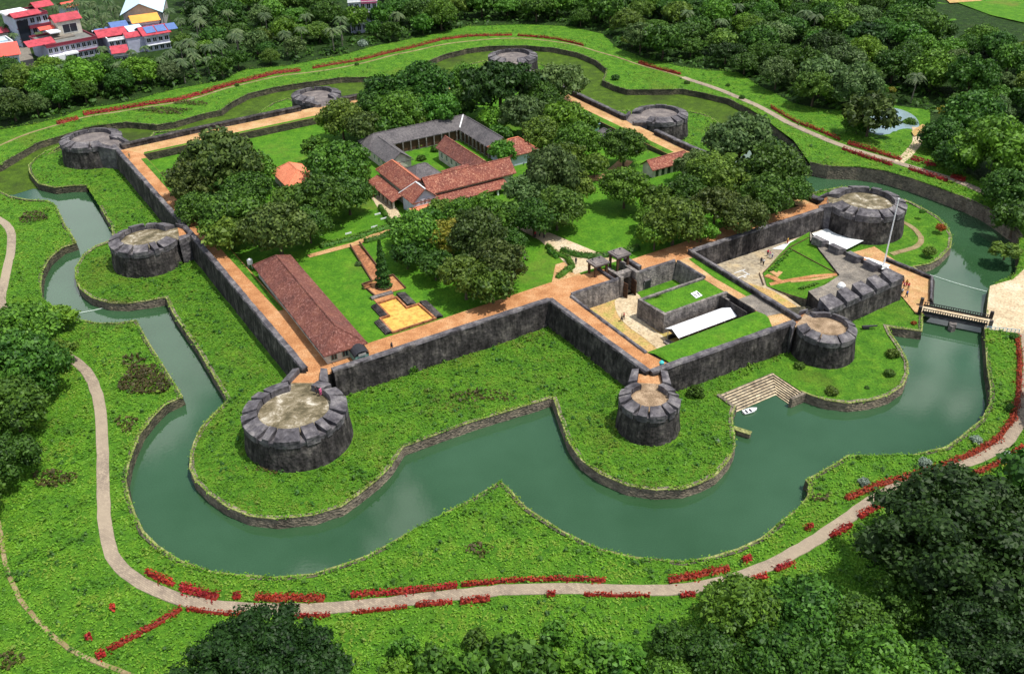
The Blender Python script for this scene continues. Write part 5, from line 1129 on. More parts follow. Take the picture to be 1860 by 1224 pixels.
# trees inside the fort
T(398, 292, 150, 'round_m', 'leaf_brown', 'large brown-green tree, uppermost of the dark group beside the left wall', L_)
T(352, 330, 105, 'round_m', 'leaf_brown', 'brown-green tree nearest the left wall walk in the dark group', L_)
T(458, 308, 90, 'round_m', 'leaf_mid', 'greener tree between the dark group and the orange hut', L_)
T(420, 395, 120, 'round_m', 'leaf_dark', 'dark tree at the middle of the left tree group', L_)
T(505, 420, 135, 'round_m', 'leaf_brown', 'dark wide tree overhanging the upper end of the long barrack', L_)
T(410, 425, 90, 'round_s', 'leaf_olive', 'olive tree at the left edge above the long barrack', L_)
T(530, 368, 80, 'round_s', 'leaf_olive', 'small olive tree just below the orange hut', L_)
T(615, 300, 115, 'round_m', 'leaf_mid', 'rounded mid-green tree between the orange hut and the quadrangle', L_)
T(632, 354, 92, 'round_m', 'leaf_dark', 'dark tree beside the left side of the red-tiled front building', L_)
T(590, 365, 110, 'round_m', 'leaf_dark', 'dark tree above the lawn with the white ground signs', L_)
T(620, 215, 90, 'round_m', 'leaf_olive', 'olive tree at the inner end of the upper-left wall walk', L_)
T(662, 232, 76, 'round_s', 'leaf_brown', 'brown-green tree at the left corner of the grey quadrangle roof', L_)
T(700, 168, 90, 'round_s', 'leaf_dark', 'dark tree left of the back wall walk, highest of its clump', L_)
T(765, 160, 120, 'round_m', 'leaf_dark', 'wide dark tree left of the umbrella tree', L_)
T(725, 205, 100, 'round_m', 'leaf_mid', 'green tree behind the left part of the grey quadrangle roof', L_)
T(795, 200, 90, 'loose_m', 'leaf_mid', 'loose green tree behind the middle of the grey quadrangle roof', L_)
T(850, 150, 66, 'tall_m', 'leaf_mid', 'slender green tree on the left of the umbrella tree', L_)
T(908, 152, 150, 'flat_m', 'leaf_black', 'broad dark umbrella tree in front of the rearmost round tower', L_, sz=1.15)
T(1014, 152, 108, 'loose_m', 'leaf_grey', 'grey-green feathery tree right of the umbrella tree', L_)
T(950, 208, 96, 'loose_m', 'leaf_grey', 'grey-green tree directly behind the right corner of the grey roof', L_)
T(1022, 215, 84, 'round_s', 'leaf_bright', 'bright green tree beside the right-rear wall walk', L_)
T(895, 215, 60, 'round_s', 'leaf_bright', 'small yellow-green tree touching the grey roof ridge', L_)
T(1052, 258, 86, 'round_m', 'leaf_mid', 'green tree left of the small grey-roofed hut', L_)
T(1030, 285, 70, 'loose_s', 'leaf_olive', 'olive tree right of the red hip-roofed house', L_)
T(1134, 268, 88, 'round_m', 'leaf_dark', 'dark tree just below the right-rear wall walk, by the red store', L_)
T(1005, 320, 112, 'round_m', 'leaf_grey', 'tall grey-green tree, upper part of the big central group', L_, sz=1.2)
T(1012, 378, 100, 'round_m', 'leaf_olive', 'olive tree at the right side of the central group beside the pale path', L_)
T(955, 352, 90, 'loose_m', 'leaf_grey', 'loose grey tree right of the veranda of the red front building', L_)
T(876, 386, 90, 'loose_m', 'leaf_mid', 'loose green tree in front of the veranda of the red front building', L_)
T(922, 395, 76, 'round_s', 'leaf_dark', 'dark small tree in the middle of the central group', L_)
T(780, 405, 66, 'loose_s', 'leaf_mid', 'small green tree in front of the orange porch', L_)
T(914, 276, 54, 'round_s', 'leaf_mid', 'small round deep green tree standing against the red hip-roofed house', L_)
T(1135, 340, 96, 'round_m', 'leaf_mid', 'round green tree at the top of the right lawn, below the red store', L_)
T(1190, 362, 70, 'loose_s', 'leaf_olive', 'loose olive tree between the lawn and the dense right group', L_)
T(1225, 400, 112, 'round_m', 'leaf_olive', 'olive tree at the lower right corner of the right lawn', L_)
T(1190, 425, 70, 'round_s', 'leaf_bright', 'bright green low tree casting shade on the orange walkway', L_)
T(1290, 310, 92, 'round_m', 'leaf_olive', 'yellowish olive tree right of the red store', L_)
T(1345, 262, 130, 'round_m', 'leaf_grey', 'large grey-green tree over the right-rear wall, topmost of its group', L_)
T(1408, 305, 120, 'round_m', 'leaf_dark', 'large dark tree at the right end of the group over the right-rear wall', L_)
T(1395, 355, 100, 'round_m', 'leaf_dark', 'dark tree beside the big far right tower', L_)
T(1300, 375, 100, 'loose_m', 'leaf_brown', 'brownish loose tree in the middle of the right group', L_)
T(1330, 330, 80, 'loose_s', 'leaf_olive', 'olive loose tree in the heart of the right group', L_)
T(1275, 420, 56, 'round_s', 'leaf_bright', 'small bright tree at the edge of the orange walkway above the second courtyard', L_)
T(756, 425, 105, 'round_m', 'leaf_mid', 'green tree right of the conifer', L_)
T(738, 462, 66, 'round_s', 'leaf_dark', 'small dark tree in front of the green one right of the conifer', L_)
T(820, 430, 96, 'loose_m', 'leaf_yellow', 'yellow-topped tree at the back of the big brown-green clump', L_, sz=.9)
T(868, 425, 110, 'round_m', 'leaf_brown', 'tall brown-green tree in the middle of the big clump above the front wall', L_, sz=1.1)
T(905, 478, 112, 'round_m', 'leaf_brown', 'brown-green tree at the right side of the big clump above the front wall', L_)
T(845, 500, 106, 'loose_m', 'leaf_olive', 'olive tree at the front left of the big clump above the front wall', L_)
T(895, 518, 90, 'round_s', 'leaf_olive', 'olive tree nearest the front wall in the big clump', L_)
T(768, 255, 26, 'bush', 'leaf_bright', 'bright green bush inside the quadrangle court, upper one', L_, name='bush', cat='bush')
T(757, 263, 22, 'bush', 'leaf_bright', 'bright green bush inside the quadrangle court, lower left one', L_, name='bush', cat='bush')
T(765, 288, 18, 'bush', 'leaf_dark', 'dark shrub behind the small grey pavilion in the court', L_, name='bush', cat='bush')
T(790, 272, 18, 'bush', 'leaf_dark', 'dark shrub beside the long maroon hall in the court', L_, name='bush', cat='bush')
T(676, 350, 26, 'bush', 'leaf_rust', 'rust-coloured shrub at the left side of the red front building', L_, name='bush', cat='bush')

for a, b, w, k, mt, lb in [(680, 200, 80, 'round_m', 'leaf_dark', 'dark tree at the inner end of the back wall walk'), (745, 190, 84, 'loose_m', 'leaf_mid', 'loose green tree in the clump left of the umbrella tree'), (700, 232, 66, 'round_s', 'leaf_dark', 'low dark tree touching the left end of the grey roof'), (830, 190, 70, 'round_m', 'leaf_dark', 'dark tree below the left side of the umbrella tree'),
    (760, 222, 60, 'round_s', 'leaf_olive', 'low olive tree behind the long grey roof'), (980, 180, 90, 'round_m', 'leaf_dark', 'dark tree between the umbrella tree and the grey-green ones'), (985, 245, 80, 'round_m', 'leaf_olive', 'olive tree right of the grey roof corner'), (1060, 225, 60, 'loose_s', 'leaf_mid', 'loose tree beside the blue-roofed little hut'), (905, 245, 50, 'round_s', 'leaf_mid', 'small tree squeezed behind the right end of the grey roof'),
    (1040, 340, 84, 'round_m', 'leaf_olive', 'olive tree at the upper right of the central group'), (970, 395, 90, 'round_m', 'leaf_dark', 'dark tree at the bottom of the central group by the pale path'), (840, 392, 80, 'round_m', 'leaf_mid', 'green tree behind the yellow-topped one'),
    (800, 385, 60, 'loose_s', 'leaf_olive', 'small olive tree by the sandy drive'), (735, 420, 64, 'round_s', 'leaf_dark', 'dark small tree at the left edge of the green clump by the conifer'), (1250, 350, 80, 'round_m', 'leaf_dark', 'dark tree at the left of the dense right group'), (1260, 300, 70, 'loose_m', 'leaf_grey', 'grey-green tree just right of the red store'), (1350, 390, 90, 'round_m', 'leaf_brown', 'brown-green tree at the foot of the dense right group'),
    (1440, 345, 76, 'round_m', 'leaf_dark', 'dark tree touching the far right tower walk'), (1080, 300, 56, 'round_s', 'leaf_olive', 'small olive tree left of the tree below the rear walk'), (355, 380, 80, 'round_m', 'leaf_dark', 'dark tree leaning over the left wall walk'), (450, 345, 90, 'round_m', 'leaf_dark', 'dark tree in the heart of the left group'), (560, 410, 84, 'round_m', 'leaf_dark', 'dark tree at the lower right of the left group'), (650, 318, 56, 'round_m', 'leaf_mid', 'green tree touching the red front building'),
    (575, 270, 60, 'loose_s', 'leaf_mid', 'small loose tree up and right of the orange hut'), (790, 480, 70, 'round_s', 'leaf_dark', 'dark tree at the left foot of the big clump'), (925, 440, 70, 'round_m', 'leaf_dark', 'dark tree at the upper right of the big clump'), (1180, 395, 60, 'round_s', 'leaf_mid', 'small green tree at the right edge of the right lawn')]:
    T(a, b, w, k, mt, lb, L_)
# conifer
def conifer():
    p = P(697, 521, L_); t = thing('conifer', 'narrow dark spire-shaped conifer on the brick terrace above the ochre pond', 'conifer', tuple(p)); g = np.random.default_rng(3)
    n = 3800; h = g.uniform(0, 1, n) ** .75; H = 10.5; r = 1.95 * (1 - h) ** .8 * (.78 + .22 * np.sin(h * 46)) + .05; a = g.uniform(0, 6.283, n)
    rr = r * np.sqrt(g.uniform(.35, 1, n)); c = np.stack([rr * np.cos(a), rr * np.sin(a), .5 + h * H - rr * .25], 1); nn = np.stack([np.cos(a), np.sin(a), np.full(n, .5)], 1) + .4 * g.normal(size=(n, 3))
    me = quad_mesh('crown', quads(c, nn, g.uniform(.22, .5, n), 1.8, rg=g)); link('crown', me, 'leaf_dark', t)
    MB().tube([(0, 0, -.1), (0, 0, 4), (0, 0, 10.5)], [.28, .18, .04], 7).build('trunk', 'bark', t)
    m = MB(); m.tube([(0, 0, 0), (0, 0, .35)], [1.9, 1.9], 14); m.build('planting_ring', 'dark_wood', t)
conifer()
# trees outside, placed one by one
T(42, 600, 130, 'round_m', 'leaf_mid', 'bright green spreading tree over the paved path at the left edge', 0.)
T(108, 575, 70, 'loose_s', 'leaf_bright', 'light bushy tree at the corner of the left moat bank', 0., sz=.7)
T(40, 660, 150, 'round_m', 'leaf_dark', 'large dark green tree at the left edge below the bright one', 0.)
T(108, 640, 66, 'round_s', 'leaf_olive', 'small olive tree where the paved path comes out of the left trees', 0.)
T(20, 735, 130, 'round_m', 'leaf_dark', 'dark tree at the left edge, third from the top of the near left group', 0.)
T(14, 830, 110, 'round_m', 'leaf_dark', 'dark green tree at the left edge, lowest of the near left group', 0.)
T(70, 700, 74, 'round_s', 'leaf_dark', 'small dark tree at the right side of the near left group', 0.)
T(470, 1240, 340, 'flat_l', 'leaf_black', 'very wide dark flat-topped tree at the bottom edge below the paved path', 0.)
T(1745, 975, 350, 'round_l', 'leaf_black', 'enormous very dark tree at the lower right beside the paved path', 0., sz=.75)
T(1855, 1050, 230, 'round_l', 'leaf_black', 'dark tree at the right edge beyond the enormous dark one', 0., sz=.8)
T(1650, 1090, 120, 'round_m', 'leaf_dark', 'dark green tree at the foot of the enormous dark tree', 0.)
T(1800, 1170, 250, 'round_l', 'leaf_black', 'dark tree filling the bottom right corner', 0., sz=.8)
T(1345, 1105, 150, 'round_m', 'leaf_mid', 'green tree with a pointed top nearest the sandy stretch of path at lower right', 0.)
T(1465, 1110, 150, 'round_m', 'leaf_dark', 'dark tree between the pointed green tree and the enormous dark tree', 0.)
T(1560, 1130, 130, 'round_m', 'leaf_dark', 'green tree below the gap beside the enormous dark tree', 0.)
T(1420, 1195, 150, 'round_m', 'leaf_dark', 'deep green tree at the bottom edge under the pointed green tree', 0.)
T(1300, 1190, 120, 'round_m', 'leaf_dark', 'dark tree at the bottom edge, left of the mid-green one', 0.)
T(1600, 1215, 170, 'round_m', 'leaf_mid', 'green tree at the bottom edge below the gap', 0.)
T(1225, 1170, 100, 'loose_m', 'leaf_dark', 'leftmost dark tree of the lower right wood', 0.)
T(1220, 1225, 90, 'round_s', 'leaf_mid', 'small green tree cut by the bottom edge left of the lower right wood', 0.)
T(1520, 1225, 120, 'round_m', 'leaf_dark', 'dark tree cut by the bottom edge in the middle of the lower right wood', 0.)
T(1700, 1225, 140, 'round_m', 'leaf_dark', 'dark tree cut by the bottom edge under the enormous tree', 0.)
T(735, 1180, 62, 'bush_loose', 'leaf_mid', 'large-leaved shrub, leftmost of the three below the path at the bottom', 0., name='shrub', cat='shrub')
T(865, 1160, 52, 'bush_loose', 'leaf_dark', 'dark shrub in the middle below the path at the bottom', 0., name='shrub', cat='shrub')
T(930, 1195, 105, 'bush_loose', 'leaf_dark', 'widest dark shrub at the bottom edge of the photo', 0., name='shrub', cat='shrub')
T(1010, 1150, 60, 'bush_loose', 'leaf_mid', 'small green shrub right of the widest dark one', 0., name='shrub', cat='shrub')
T(1085, 1190, 80, 'bush_loose', 'leaf_mid', 'pale green shrub left of the lower right wood', 0., name='shrub', cat='shrub')
T(720, 1218, 60, 'bush_loose', 'leaf_bright', 'bright shrub at the bottom edge under the leftmost large-leaved one', 0., name='shrub', cat='shrub')
for a, b, w, mt, lb in [(790, 1205, 80, 'leaf_dark', 'dark'), (855, 1218, 84, 'leaf_mid', 'mid-green'), (985, 1210, 90, 'leaf_dark', 'deep green'), (1045, 1222, 84, 'leaf_bright', 'light green'), (1140, 1205, 80, 'leaf_mid', 'fresh green')]: T(a, b, w, 'bush_loose', mt, lb + ' bush cut by the bottom edge, ' + ('left' if a < 900 else 'right') + ' of the widest dark shrub', 0., name='shrub', cat='shrub')
T(1815, 270, 150, 'round_m', 'leaf_bright', 'very bright green round tree at the right edge', 0.)
T(1835, 345, 110, 'round_m', 'leaf_dark', 'dark tree below the bright green one at the right edge', 0.)
T(1740, 285, 92, 'round_m', 'leaf_dark', 'dark tree left of the bright green one at the right edge', 0.)
T(1770, 212, 120, 'round_m', 'leaf_dark', 'dark spreading tree above the bright green one', 0.)
T(1845, 395, 80, 'round_s', 'leaf_dark', 'dark tree at the right edge above the end of the high retaining wall', 0.)
T(1828, 455, 58, 'loose_s', 'leaf_olive', 'olive bush leaning over the water at the right edge', 0., name='shrub', cat='shrub', sz=.6)
T(1582, 207, 104, 'loose_s', 'leaf_brown', 'brown-green tree in front of the round pond', 0.)
T(1558, 226, 50, 'round_s', 'leaf_mid', 'small tree at the left bank of the round pond', 0.)
T(1652, 226, 30, 'bush', 'leaf_mid', 'small umbrella-like tree on the right bank of the round pond', 0., name='shrub', cat='shrub')
T(1510, 185, 24, 'bush', 'leaf_bright', 'bright round bush left of the round pond', 0., name='shrub', cat='shrub')
T(1620, 165, 18, 'bush', 'leaf_yellow', 'yellow-green shrub behind the round pond', 0., name='shrub', cat='shrub')
T(1716, 203, 30, 'bush', 'leaf_yellow', 'yellow-green bush right of the round pond', 0., name='shrub', cat='shrub')
T(659, 80, 20, 'bush', 'leaf_silver', 'silvery round shrub at the edge of the wood on the upper left meadow', 0., name='shrub', cat='shrub')
T(178, 296, 26, 'bush_loose', 'leaf_mid', 'shrub growing at the foot of the far left tower', 0., name='shrub', cat='shrub')
T(322, 478, 18, 'bush_loose', 'leaf_mid', 'shrub at the foot of the wall right of the mid-left tower', 0., name='shrub', cat='shrub')
T(1264, 712, 34, 'bush_loose', 'leaf_dark', 'shrub at the wall foot right of the small round tower nearest the boat', 0., name='shrub', cat='shrub')
T(894, 616, 22, 'bush', 'weed_leaf', 'pale round weed bush at the foot of the front wall', 0., name='shrub', cat='shrub')
T(745, 668, 30, 'bush_loose', 'weed_leaf', 'broad low bush at the foot of the front wall left of the pale round one', 0., name='shrub', cat='shrub')
for a, b, w in [(-90, 640, 150), (-120, 760, 160), (-70, 900, 130), (-150, 560, 140), (1960, 900, 260), (1990, 700, 180)]: T(a, b, w, 'round_m', 'leaf_dark', 'dark tree just outside the ' + ('left' if a < 0 else 'right') + ' edge of the photo, standing on the meadow', 0., group='trees just outside the photo')
# clipped shrubs on the lawns
SH = [(1622, 642, 26, 'leaf_olive', 'upper olive shrub on the lawn lobe by the footbridge'), (1616, 678, 20, 'leaf_olive', 'second olive shrub down on the lawn lobe by the footbridge'), (1512, 710, 25, 'leaf_olive', 'olive shrub nearest the embankment below the small dark tower'),
      (1452, 663, 20, 'leaf_olive', 'small shrub on the lawn above the bathing steps'), (1575, 703, 10, 'leaf_dark', 'tiny dark shrub between the two olive ones near the embankment'), (1688, 458, 24, 'leaf_olive', 'brown-olive shrub on the lobe below the far right tower'),
      (1675, 386, 12, 'leaf_mid', 'tiny green shrub at the upper edge of the lobe right of the far right tower'), (1709, 414, 18, 'leaf_rust', 'orange-red shrub on the lobe right of the far right tower'), (1660, 587, 11, 'leaf_rust', 'orange-red shrub beside the near end of the footbridge'),
      (1569, 875, 22, 'leaf_silver', 'pale variegated shrub beside the red hedge above the lower right path'), (1681, 840, 24, 'leaf_silver', 'pale variegated shrub right of the other one above the red hedge'), (1773, 798, 22, 'leaf_silver', 'pale variegated shrub near the last bend of the path'),
      (1829, 830, 28, 'leaf_silver', 'pale variegated shrub on the outer side of the path at the right edge'), (1836, 742, 20, 'leaf_dark', 'dark shrub beside the red hedge on the right bank'), (1843, 612, 18, 'leaf_dark', 'dark shrub at the corner of the sandy landing'),
      (651, 480, 13, 'leaf_grey', 'clipped pale shrub on the lawn beside the brick path'), (661, 523, 9, 'leaf_dark', 'small dark clipped shrub left of the bench'), (674, 541, 7, 'leaf_dark', 'tiny dark shrub below the bench'),
      (1297, 234, 7, 'leaf_dark', 'tiny dark shrub on the lobe right of the mid-right tower'), (1304, 800, 8, 'leaf_silver', 'tiny pale shrub on the lobe left of the stone landing'), (648, 116, 9, 'leaf_dark', 'dark shrub on the meadow below the long red hedge, left one'),
      (430, 155, 9, 'leaf_dark', 'dark shrub on the inner side of the long red hedge'), (1118, 142, 16, 'leaf_dark', 'dark shrub near the pointed bank left of the mid-right tower'), (1248, 149, 11, 'leaf_dark', 'dark shrub on the path where it turns right'),
      (1322, 156, 9, 'leaf_dark', 'small dark shrub on the outer side of the path'), (1348, 176, 12, 'leaf_dark', 'dark shrub beside the pale stretch of the upper path'), (1345, 905 - 100, 8, 'leaf_dark', 'x')]
for a, b, w, mt, lb in SH[:-1]: T(a, b, w, 'bush', mt, lb, (lambda x, y: GZ(x, y)) if not (600 < a < 700 and 460 < b < 560) else L_, name='shrub', cat='shrub')

# ---- the woods around: individual trees scattered in the wooded ground
WOOD = path_px([(-60, 262), (0, 232), (60, 222), (115, 208), (150, 194), (240, 182), (320, 160), (400, 146), (440, 126), (520, 118), (600, 103), (690, 80), (760, 66), (850, 46), (960, 43), (1040, 47), (1095, 60), (1120, 85), (1170, 105), (1240, 120), (1340, 130),
    (1390, 160), (1440, 186), (1500, 200), (1535, 215), (1545, 245), (1600, 255), (1675, 255), (1690, 270), (1750, 312), (1800, 345), (1870, 380), (2000, 420), (2050, -90), (930, -110), (-200, -100)])
WF = np.array(WOOD)
BLK = [path_px([(-60, -60), (320, -60), (335, 30), (325, 110), (235, 138), (180, 135), (75, 155), (-60, 155)]), FIELD, path_px([(1640, -62), (2100, -62), (2100, 150), (1900, 125), (1830, 108), (1730, 74), (1650, 30)]), path_px([(1535, 212), (1565, 190), (1650, 188), (1705, 222), (1700, 262), (1560, 290)]), path_px([(615, 62), (708, 52), (708, -50), (615, -50)]), path_px([(1660, 192), (1740, 205), (1740, 225), (1660, 225)])]
cand = []
x0, y0 = WF.min(0); x1, y1 = WF.max(0)
g = np.random.default_rng(21); pts = []; tk = [(a, b, r_) for a, b, r_ in TAKEN]
tries = np.stack([g.uniform(x0, x1, 9000), g.uniform(y0, y1, 9000)], 1); ok = pip(tries, WF)
for bl in BLK: ok &= ~pip(tries, bl)
tries = tries[ok]
def proj(x, y, z): c = RM.T @ (np.array([x, y, z]) - [0, 0, CAMH]); return 930 + FPX * c[0] / c[2], 612 + FPX * c[1] / c[2]
for x, y in tries:
    R = g.uniform(4.6, 8.6)
    px, py = proj(x, y, 6)
    if not (-60 < px < 1920 and py > -40): continue
    if px < 720 and y < 400: R = g.uniform(3.6, 6.5)
    if any((x - a) ** 2 + (y - b) ** 2 < ((R + r_) * .72) ** 2 for a, b, r_ in tk): continue
    tk.append((x, y, R)); pts.append((x, y, R, px, py))
print('wood trees', len(pts))
pts.sort(key=lambda q: -q[4])
NAMES = [('leaf_dark', 'dark green'), ('leaf_mid', 'mid green'), ('leaf_olive', 'olive green'), ('leaf_dark', 'deep green'), ('leaf_grey', 'grey-green'), ('leaf_bright', 'bright green'), ('leaf_dark', 'dark'), ('leaf_black', 'very dark')]
def where(px, py):
    rows = ['at the meadow edge', 'just behind the meadow edge', 'mid-wood', 'deep in the wood', 'at the top edge']
    edge = np.interp(px, [0, 300, 500, 700, 900, 1100, 1350, 1500, 1860], [215, 150, 105, 65, 30, 70, 115, 180, 330]); f = (edge - py) / max(40, edge)
    rw = rows[0] if f < .16 else rows[1] if f < .36 else rows[2] if f < .62 else rows[3] if f < .88 else rows[4]
    xs = [(90, 'beyond the far left tower'), (200, 'above the far left tower'), (330, 'below the pink-roofed houses'), (450, 'up from the thick red hedge'), (560, 'behind the upper-left tower'), (680, 'in front of the lilac building'), (800, 'right of the lilac building'),
          (900, 'left of the rearmost tower'), (1000, 'behind the rearmost tower'), (1100, 'right of the rearmost tower'), (1200, 'behind the mid-right tower'), (1300, 'above the pale stretch of path'), (1420, 'left of the pond'), (1540, 'up and left of the round pond'), (1660, 'behind the round pond'), (1760, 'between pond and playing field'), (3000, 'at the right edge')]
    for a, s in xs:
        if px < a: return rw + ', ' + s
nind = 0
GRP = {}
far = []
for i, (x, y, R, px, py) in enumerate(pts):
    if nind >= 285: far.append((x, y, R)); continue
    palm = g.random() < (.42 if px < 640 else .12 if 1300 < px < 1700 and py < 110 else .03)
    mt, cn_ = NAMES[g.choice(8, p=[.2, .2, .14, .14, .12, .07, .08, .05])]
    z = -.1
    if palm:
        put_tree('palm', x, y, z, 3.6 + g.random() * .8, 'leaf_palm', 'palm_tree', 'palm with drooping fronds ' + where(px, py), 'palm tree', 'palms in the woods beyond the moat', sz=.95)
        continue
    kd = g.choice(['round_s', 'loose_s', 'round_m', 'flat_m'], p=[.5, .2, .22, .08]) if y > 330 else g.choice(['round_m', 'loose_m', 'round_s'], p=[.5, .25, .25])
    nind += 1
    put_tree(kd, x, y, z, R, mt, 'tree', cn_ + (' spreading' if kd == 'flat_m' else ' loose-crowned' if kd[0] == 'l' else ' rounded') + ' tree ' + where(px, py), 'tree', 'trees of the woods beyond the moat', sz=g.uniform(.85, 1.15))
# palms between the town houses
for px, py, w in [(128, 22, 34), (145, 40, 32), (160, 20, 34), (172, 45, 30), (188, 26, 34), (205, 12, 34), (115, 44, 26), (212, 38, 28), (305, 18, 32), (325, 35, 30), (12, 45, 30), (22, 62, 26), (70, 60, 26), (92, 58, 26), (185, 86, 26), (238, 92, 28), (262, 84, 26), (48, 52, 26), (100, 30, 28), (118, 8, 30), (138, 52, 28), (150, 28, 30), (166, 36, 30), (178, 12, 32), (196, 40, 30), (176, 62, 26), (190, 54, 26), (214, 22, 28), (92, 6, 28), (136, 4, 30), (164, 4, 28), (196, 0, 28), (150, 4, 30), (100, 12, 26), (305, 95, 30), (325, 78, 30), (350, 62, 30), (320, 108, 30), (345, 90, 32), (370, 82, 30), (290, 104, 28), (395, 72, 28), (375, 105, 28)]:
    T(px, py, w, 'palm', 'leaf_palm', ('grey-green coconut palm among the town houses' if px < 240 else 'grey-green palm at the right side of the town houses') + (' near the top edge' if py < 30 else ' below the roofs' if py > 70 else ' level with the roofs'), 0., name='palm_tree', cat='palm tree', group='palms by the town houses')
for px, py, w, mt in [(88, 124, 56, 'leaf_bright'), (135, 122, 52, 'leaf_mid'), (186, 110, 36, 'leaf_mid'), (20, 140, 60, 'leaf_dark'), (90, 150, 80, 'leaf_mid'), (150, 138, 80, 'leaf_bright'), (250, 128, 70, 'leaf_bright'), (205, 130, 60, 'leaf_dark'), (20, 190, 70, 'leaf_brown'), (310, 130, 50, 'leaf_palm')]:
    T(px, py, w, 'round_m', mt, {'leaf_bright': 'bright', 'leaf_mid': 'mid-green', 'leaf_dark': 'dark', 'leaf_brown': 'brownish', 'leaf_palm': 'grey-green'}[mt] + ' tree at the foot of the town houses, ' + ('left of the lane' if px < 60 else 'in front of the long white building' if px < 160 and py < 125 else 'below the long white building' if px < 170 else 'below the pink-roofed houses'), 0.)
if far:
    allv = []
    for x, y, R in far:
        gg = np.random.default_rng(int(x * 7 + y)); n = 900; d = gg.normal(size=(n, 3)); d[:, 2] = np.abs(d[:, 2]); d /= np.linalg.norm(d, axis=1, keepdims=True); k = 6
        lc = np.stack([gg.uniform(-.55, .55, k), gg.uniform(-.55, .55, k), gg.uniform(0, .4, k)], 1); li = gg.integers(0, k, n); c = (lc[li] + d * .5) * R; c[:, 2] += R * .9; c += [x, y, 0]
        allv.append(quads(c, d + .5 * gg.normal(size=d.shape), R * .13 * gg.uniform(.6, 1.3, n), rg=gg))
    o = link('far_wood', quad_mesh('far_wood', np.concatenate(allv)), 'leaf_dark'); tag(o, 'dark tree tops of the wood continuing along the top edge of the photo', 'wood', None, 'stuff')
# undergrowth below the woods
def scatter(name, poly, dens, size, mat, zf, hgt=.5, holes=(), label='', cat='', tris=4, near=None, maxn=200000, seed=1, asp=1.6, spread=.5, gz=0.):
    g = np.random.default_rng(seed); a = np.array(poly); x0, y0 = a.min(0); x1, y1 = a.max(0); n = int((x1 - x0) * (y1 - y0) * dens); p = np.stack([g.uniform(x0, x1, n), g.uniform(y0, y1, n)], 1)
    ok = pip(p, a)
    for h in holes: ok &= ~pip(p, h)
    if near is not None: ok &= near(p, g)
    p = p[ok][:maxn]; n = len(p); z = np.array([zf(x, y) for x, y in p]); k = tris
    base = np.repeat(np.column_stack([p, z]), k, 0); s = np.repeat(g.uniform(.6, 1.5, n) * size, k); off = g.normal(size=(n * k, 3)) * spread * s[:, None]; off[:, 2] = g.uniform(.1, 1., n * k) * hgt * s / size
    nn = off * [.8, .8, .3] + [0, 0, .9 * size] + .17 * size * g.normal(size=(n * k, 3))
    V4 = quads(base + off, nn, s, asp, rg=g); print(name, n); o = link(name, quad_mesh(name, V4), mat); tag(o, label, cat, None, 'stuff'); return o
STR1 = offset(PATH1, 1.25) + offset(PATH1, -1.25)[::-1]; STR2 = offset(PATH2, 1.3) + offset(PATH2, -1.3)[::-1]
fortp = W2([(-9, 140), (-4, -3), (48.5, -3), (49.5, -34), (87, -36), (95, -35), (119, -34.5), (119, -41), (131, -33), (131.5, -21), (133, -13), (134, 0), (134, 142), (50, 146)])
tw = [[(W(u, v)[0] + r_ * math.cos(a), W(u, v)[1] + r_ * math.sin(a)) for a in np.linspace(0, 6.28, 20)] for u, v, r_ in [(-7.2, -10.4, 9.3), (-13.2, 148.8, 9.2), (-14.6, 72.4, 8.4), (57.3, 150.6, 8.5), (134, 152.8, 9.5), (138.7, 73.6, 9.0), (138.6, -5.4, 9.7), (45.4, -39.6, 5.7), (88.9, -39.9, 6.2)]]
smooth_lobe = W2([(66, -38), (120, -34), (122, -60), (90, -66), (74, -48)])
R1 = W2([(132, 3), (160, 10), (165, -35), (122, -35), (125, -14)])
VIEW = path_px([(-300, 1400), (-300, -30), (2150, -30), (2150, 1400)])
def lod(p, g): dd = np.hypot(p[:, 0], p[:, 1]); return g.random(len(p)) < np.clip((215 / np.maximum(dd, 1)) ** 3, .05, 1)
def patchy(p, g):
    f = np.array([math.sin(x * .19 + 1.3 * math.sin(y * .11)) * math.sin(y * .23 + 1.1 * math.sin(x * .13)) for x, y in p]); return lod(p, g) & (g.random(len(p)) < np.clip(.30 + f * .9, .04, 1))
def darkp(p, g):
    f = np.array([math.sin(x * .31 + 1.7 * math.sin(y * .19 + 2)) * math.sin(y * .37 + 1.4 * math.sin(x * .23)) + .5 * math.sin(x * .9 + y * .7) for x, y in p]); return lod(p, g) & (g.random(len(p)) < np.clip(.12 + f * 1.1, .02, 1))
scatter('grass', INNER, 6., .18, 'grass_blade', IZ, .26, [fortp, smooth_lobe, R1] + tw, 'rough grass tufts on the berm round the fort', 'grass', 3, lod, seed=4)
scatter('weeds', INNER, .45, .28, 'weed_leaf', IZ, .55, [fortp, smooth_lobe, R1] + tw, 'taller weeds and creepers on the berm round the fort', 'weeds', 8, patchy, seed=5)
scatter('weeds', INNER, .20, .26, 'weed_dark', IZ, .5, [fortp, smooth_lobe, R1] + tw, 'dark leafy weeds in patches on the berm round the fort', 'weeds', 8, darkp, seed=15)
scatter('weeds', VIEW, .16, .26, 'weed_dark', GZ, .5, [OUTER, STR1, STR2, WOOD, PLAZA], 'dark leafy weeds in patches outside the moat', 'weeds', 8, darkp, seed=17)
scatter('grass', VIEW, 5., .20, 'grass_blade', GZ, .26, [OUTER, STR1, STR2, WOOD, PLAZA], 'rough grass tufts on the ground outside the moat', 'grass', 3, lod, seed=6)
scatter('weeds', VIEW, .38, .28, 'weed_leaf', GZ, .55, [OUTER, STR1, STR2, WOOD, PLAZA], 'taller weeds on the ground outside the moat', 'weeds', 8, patchy, seed=7)
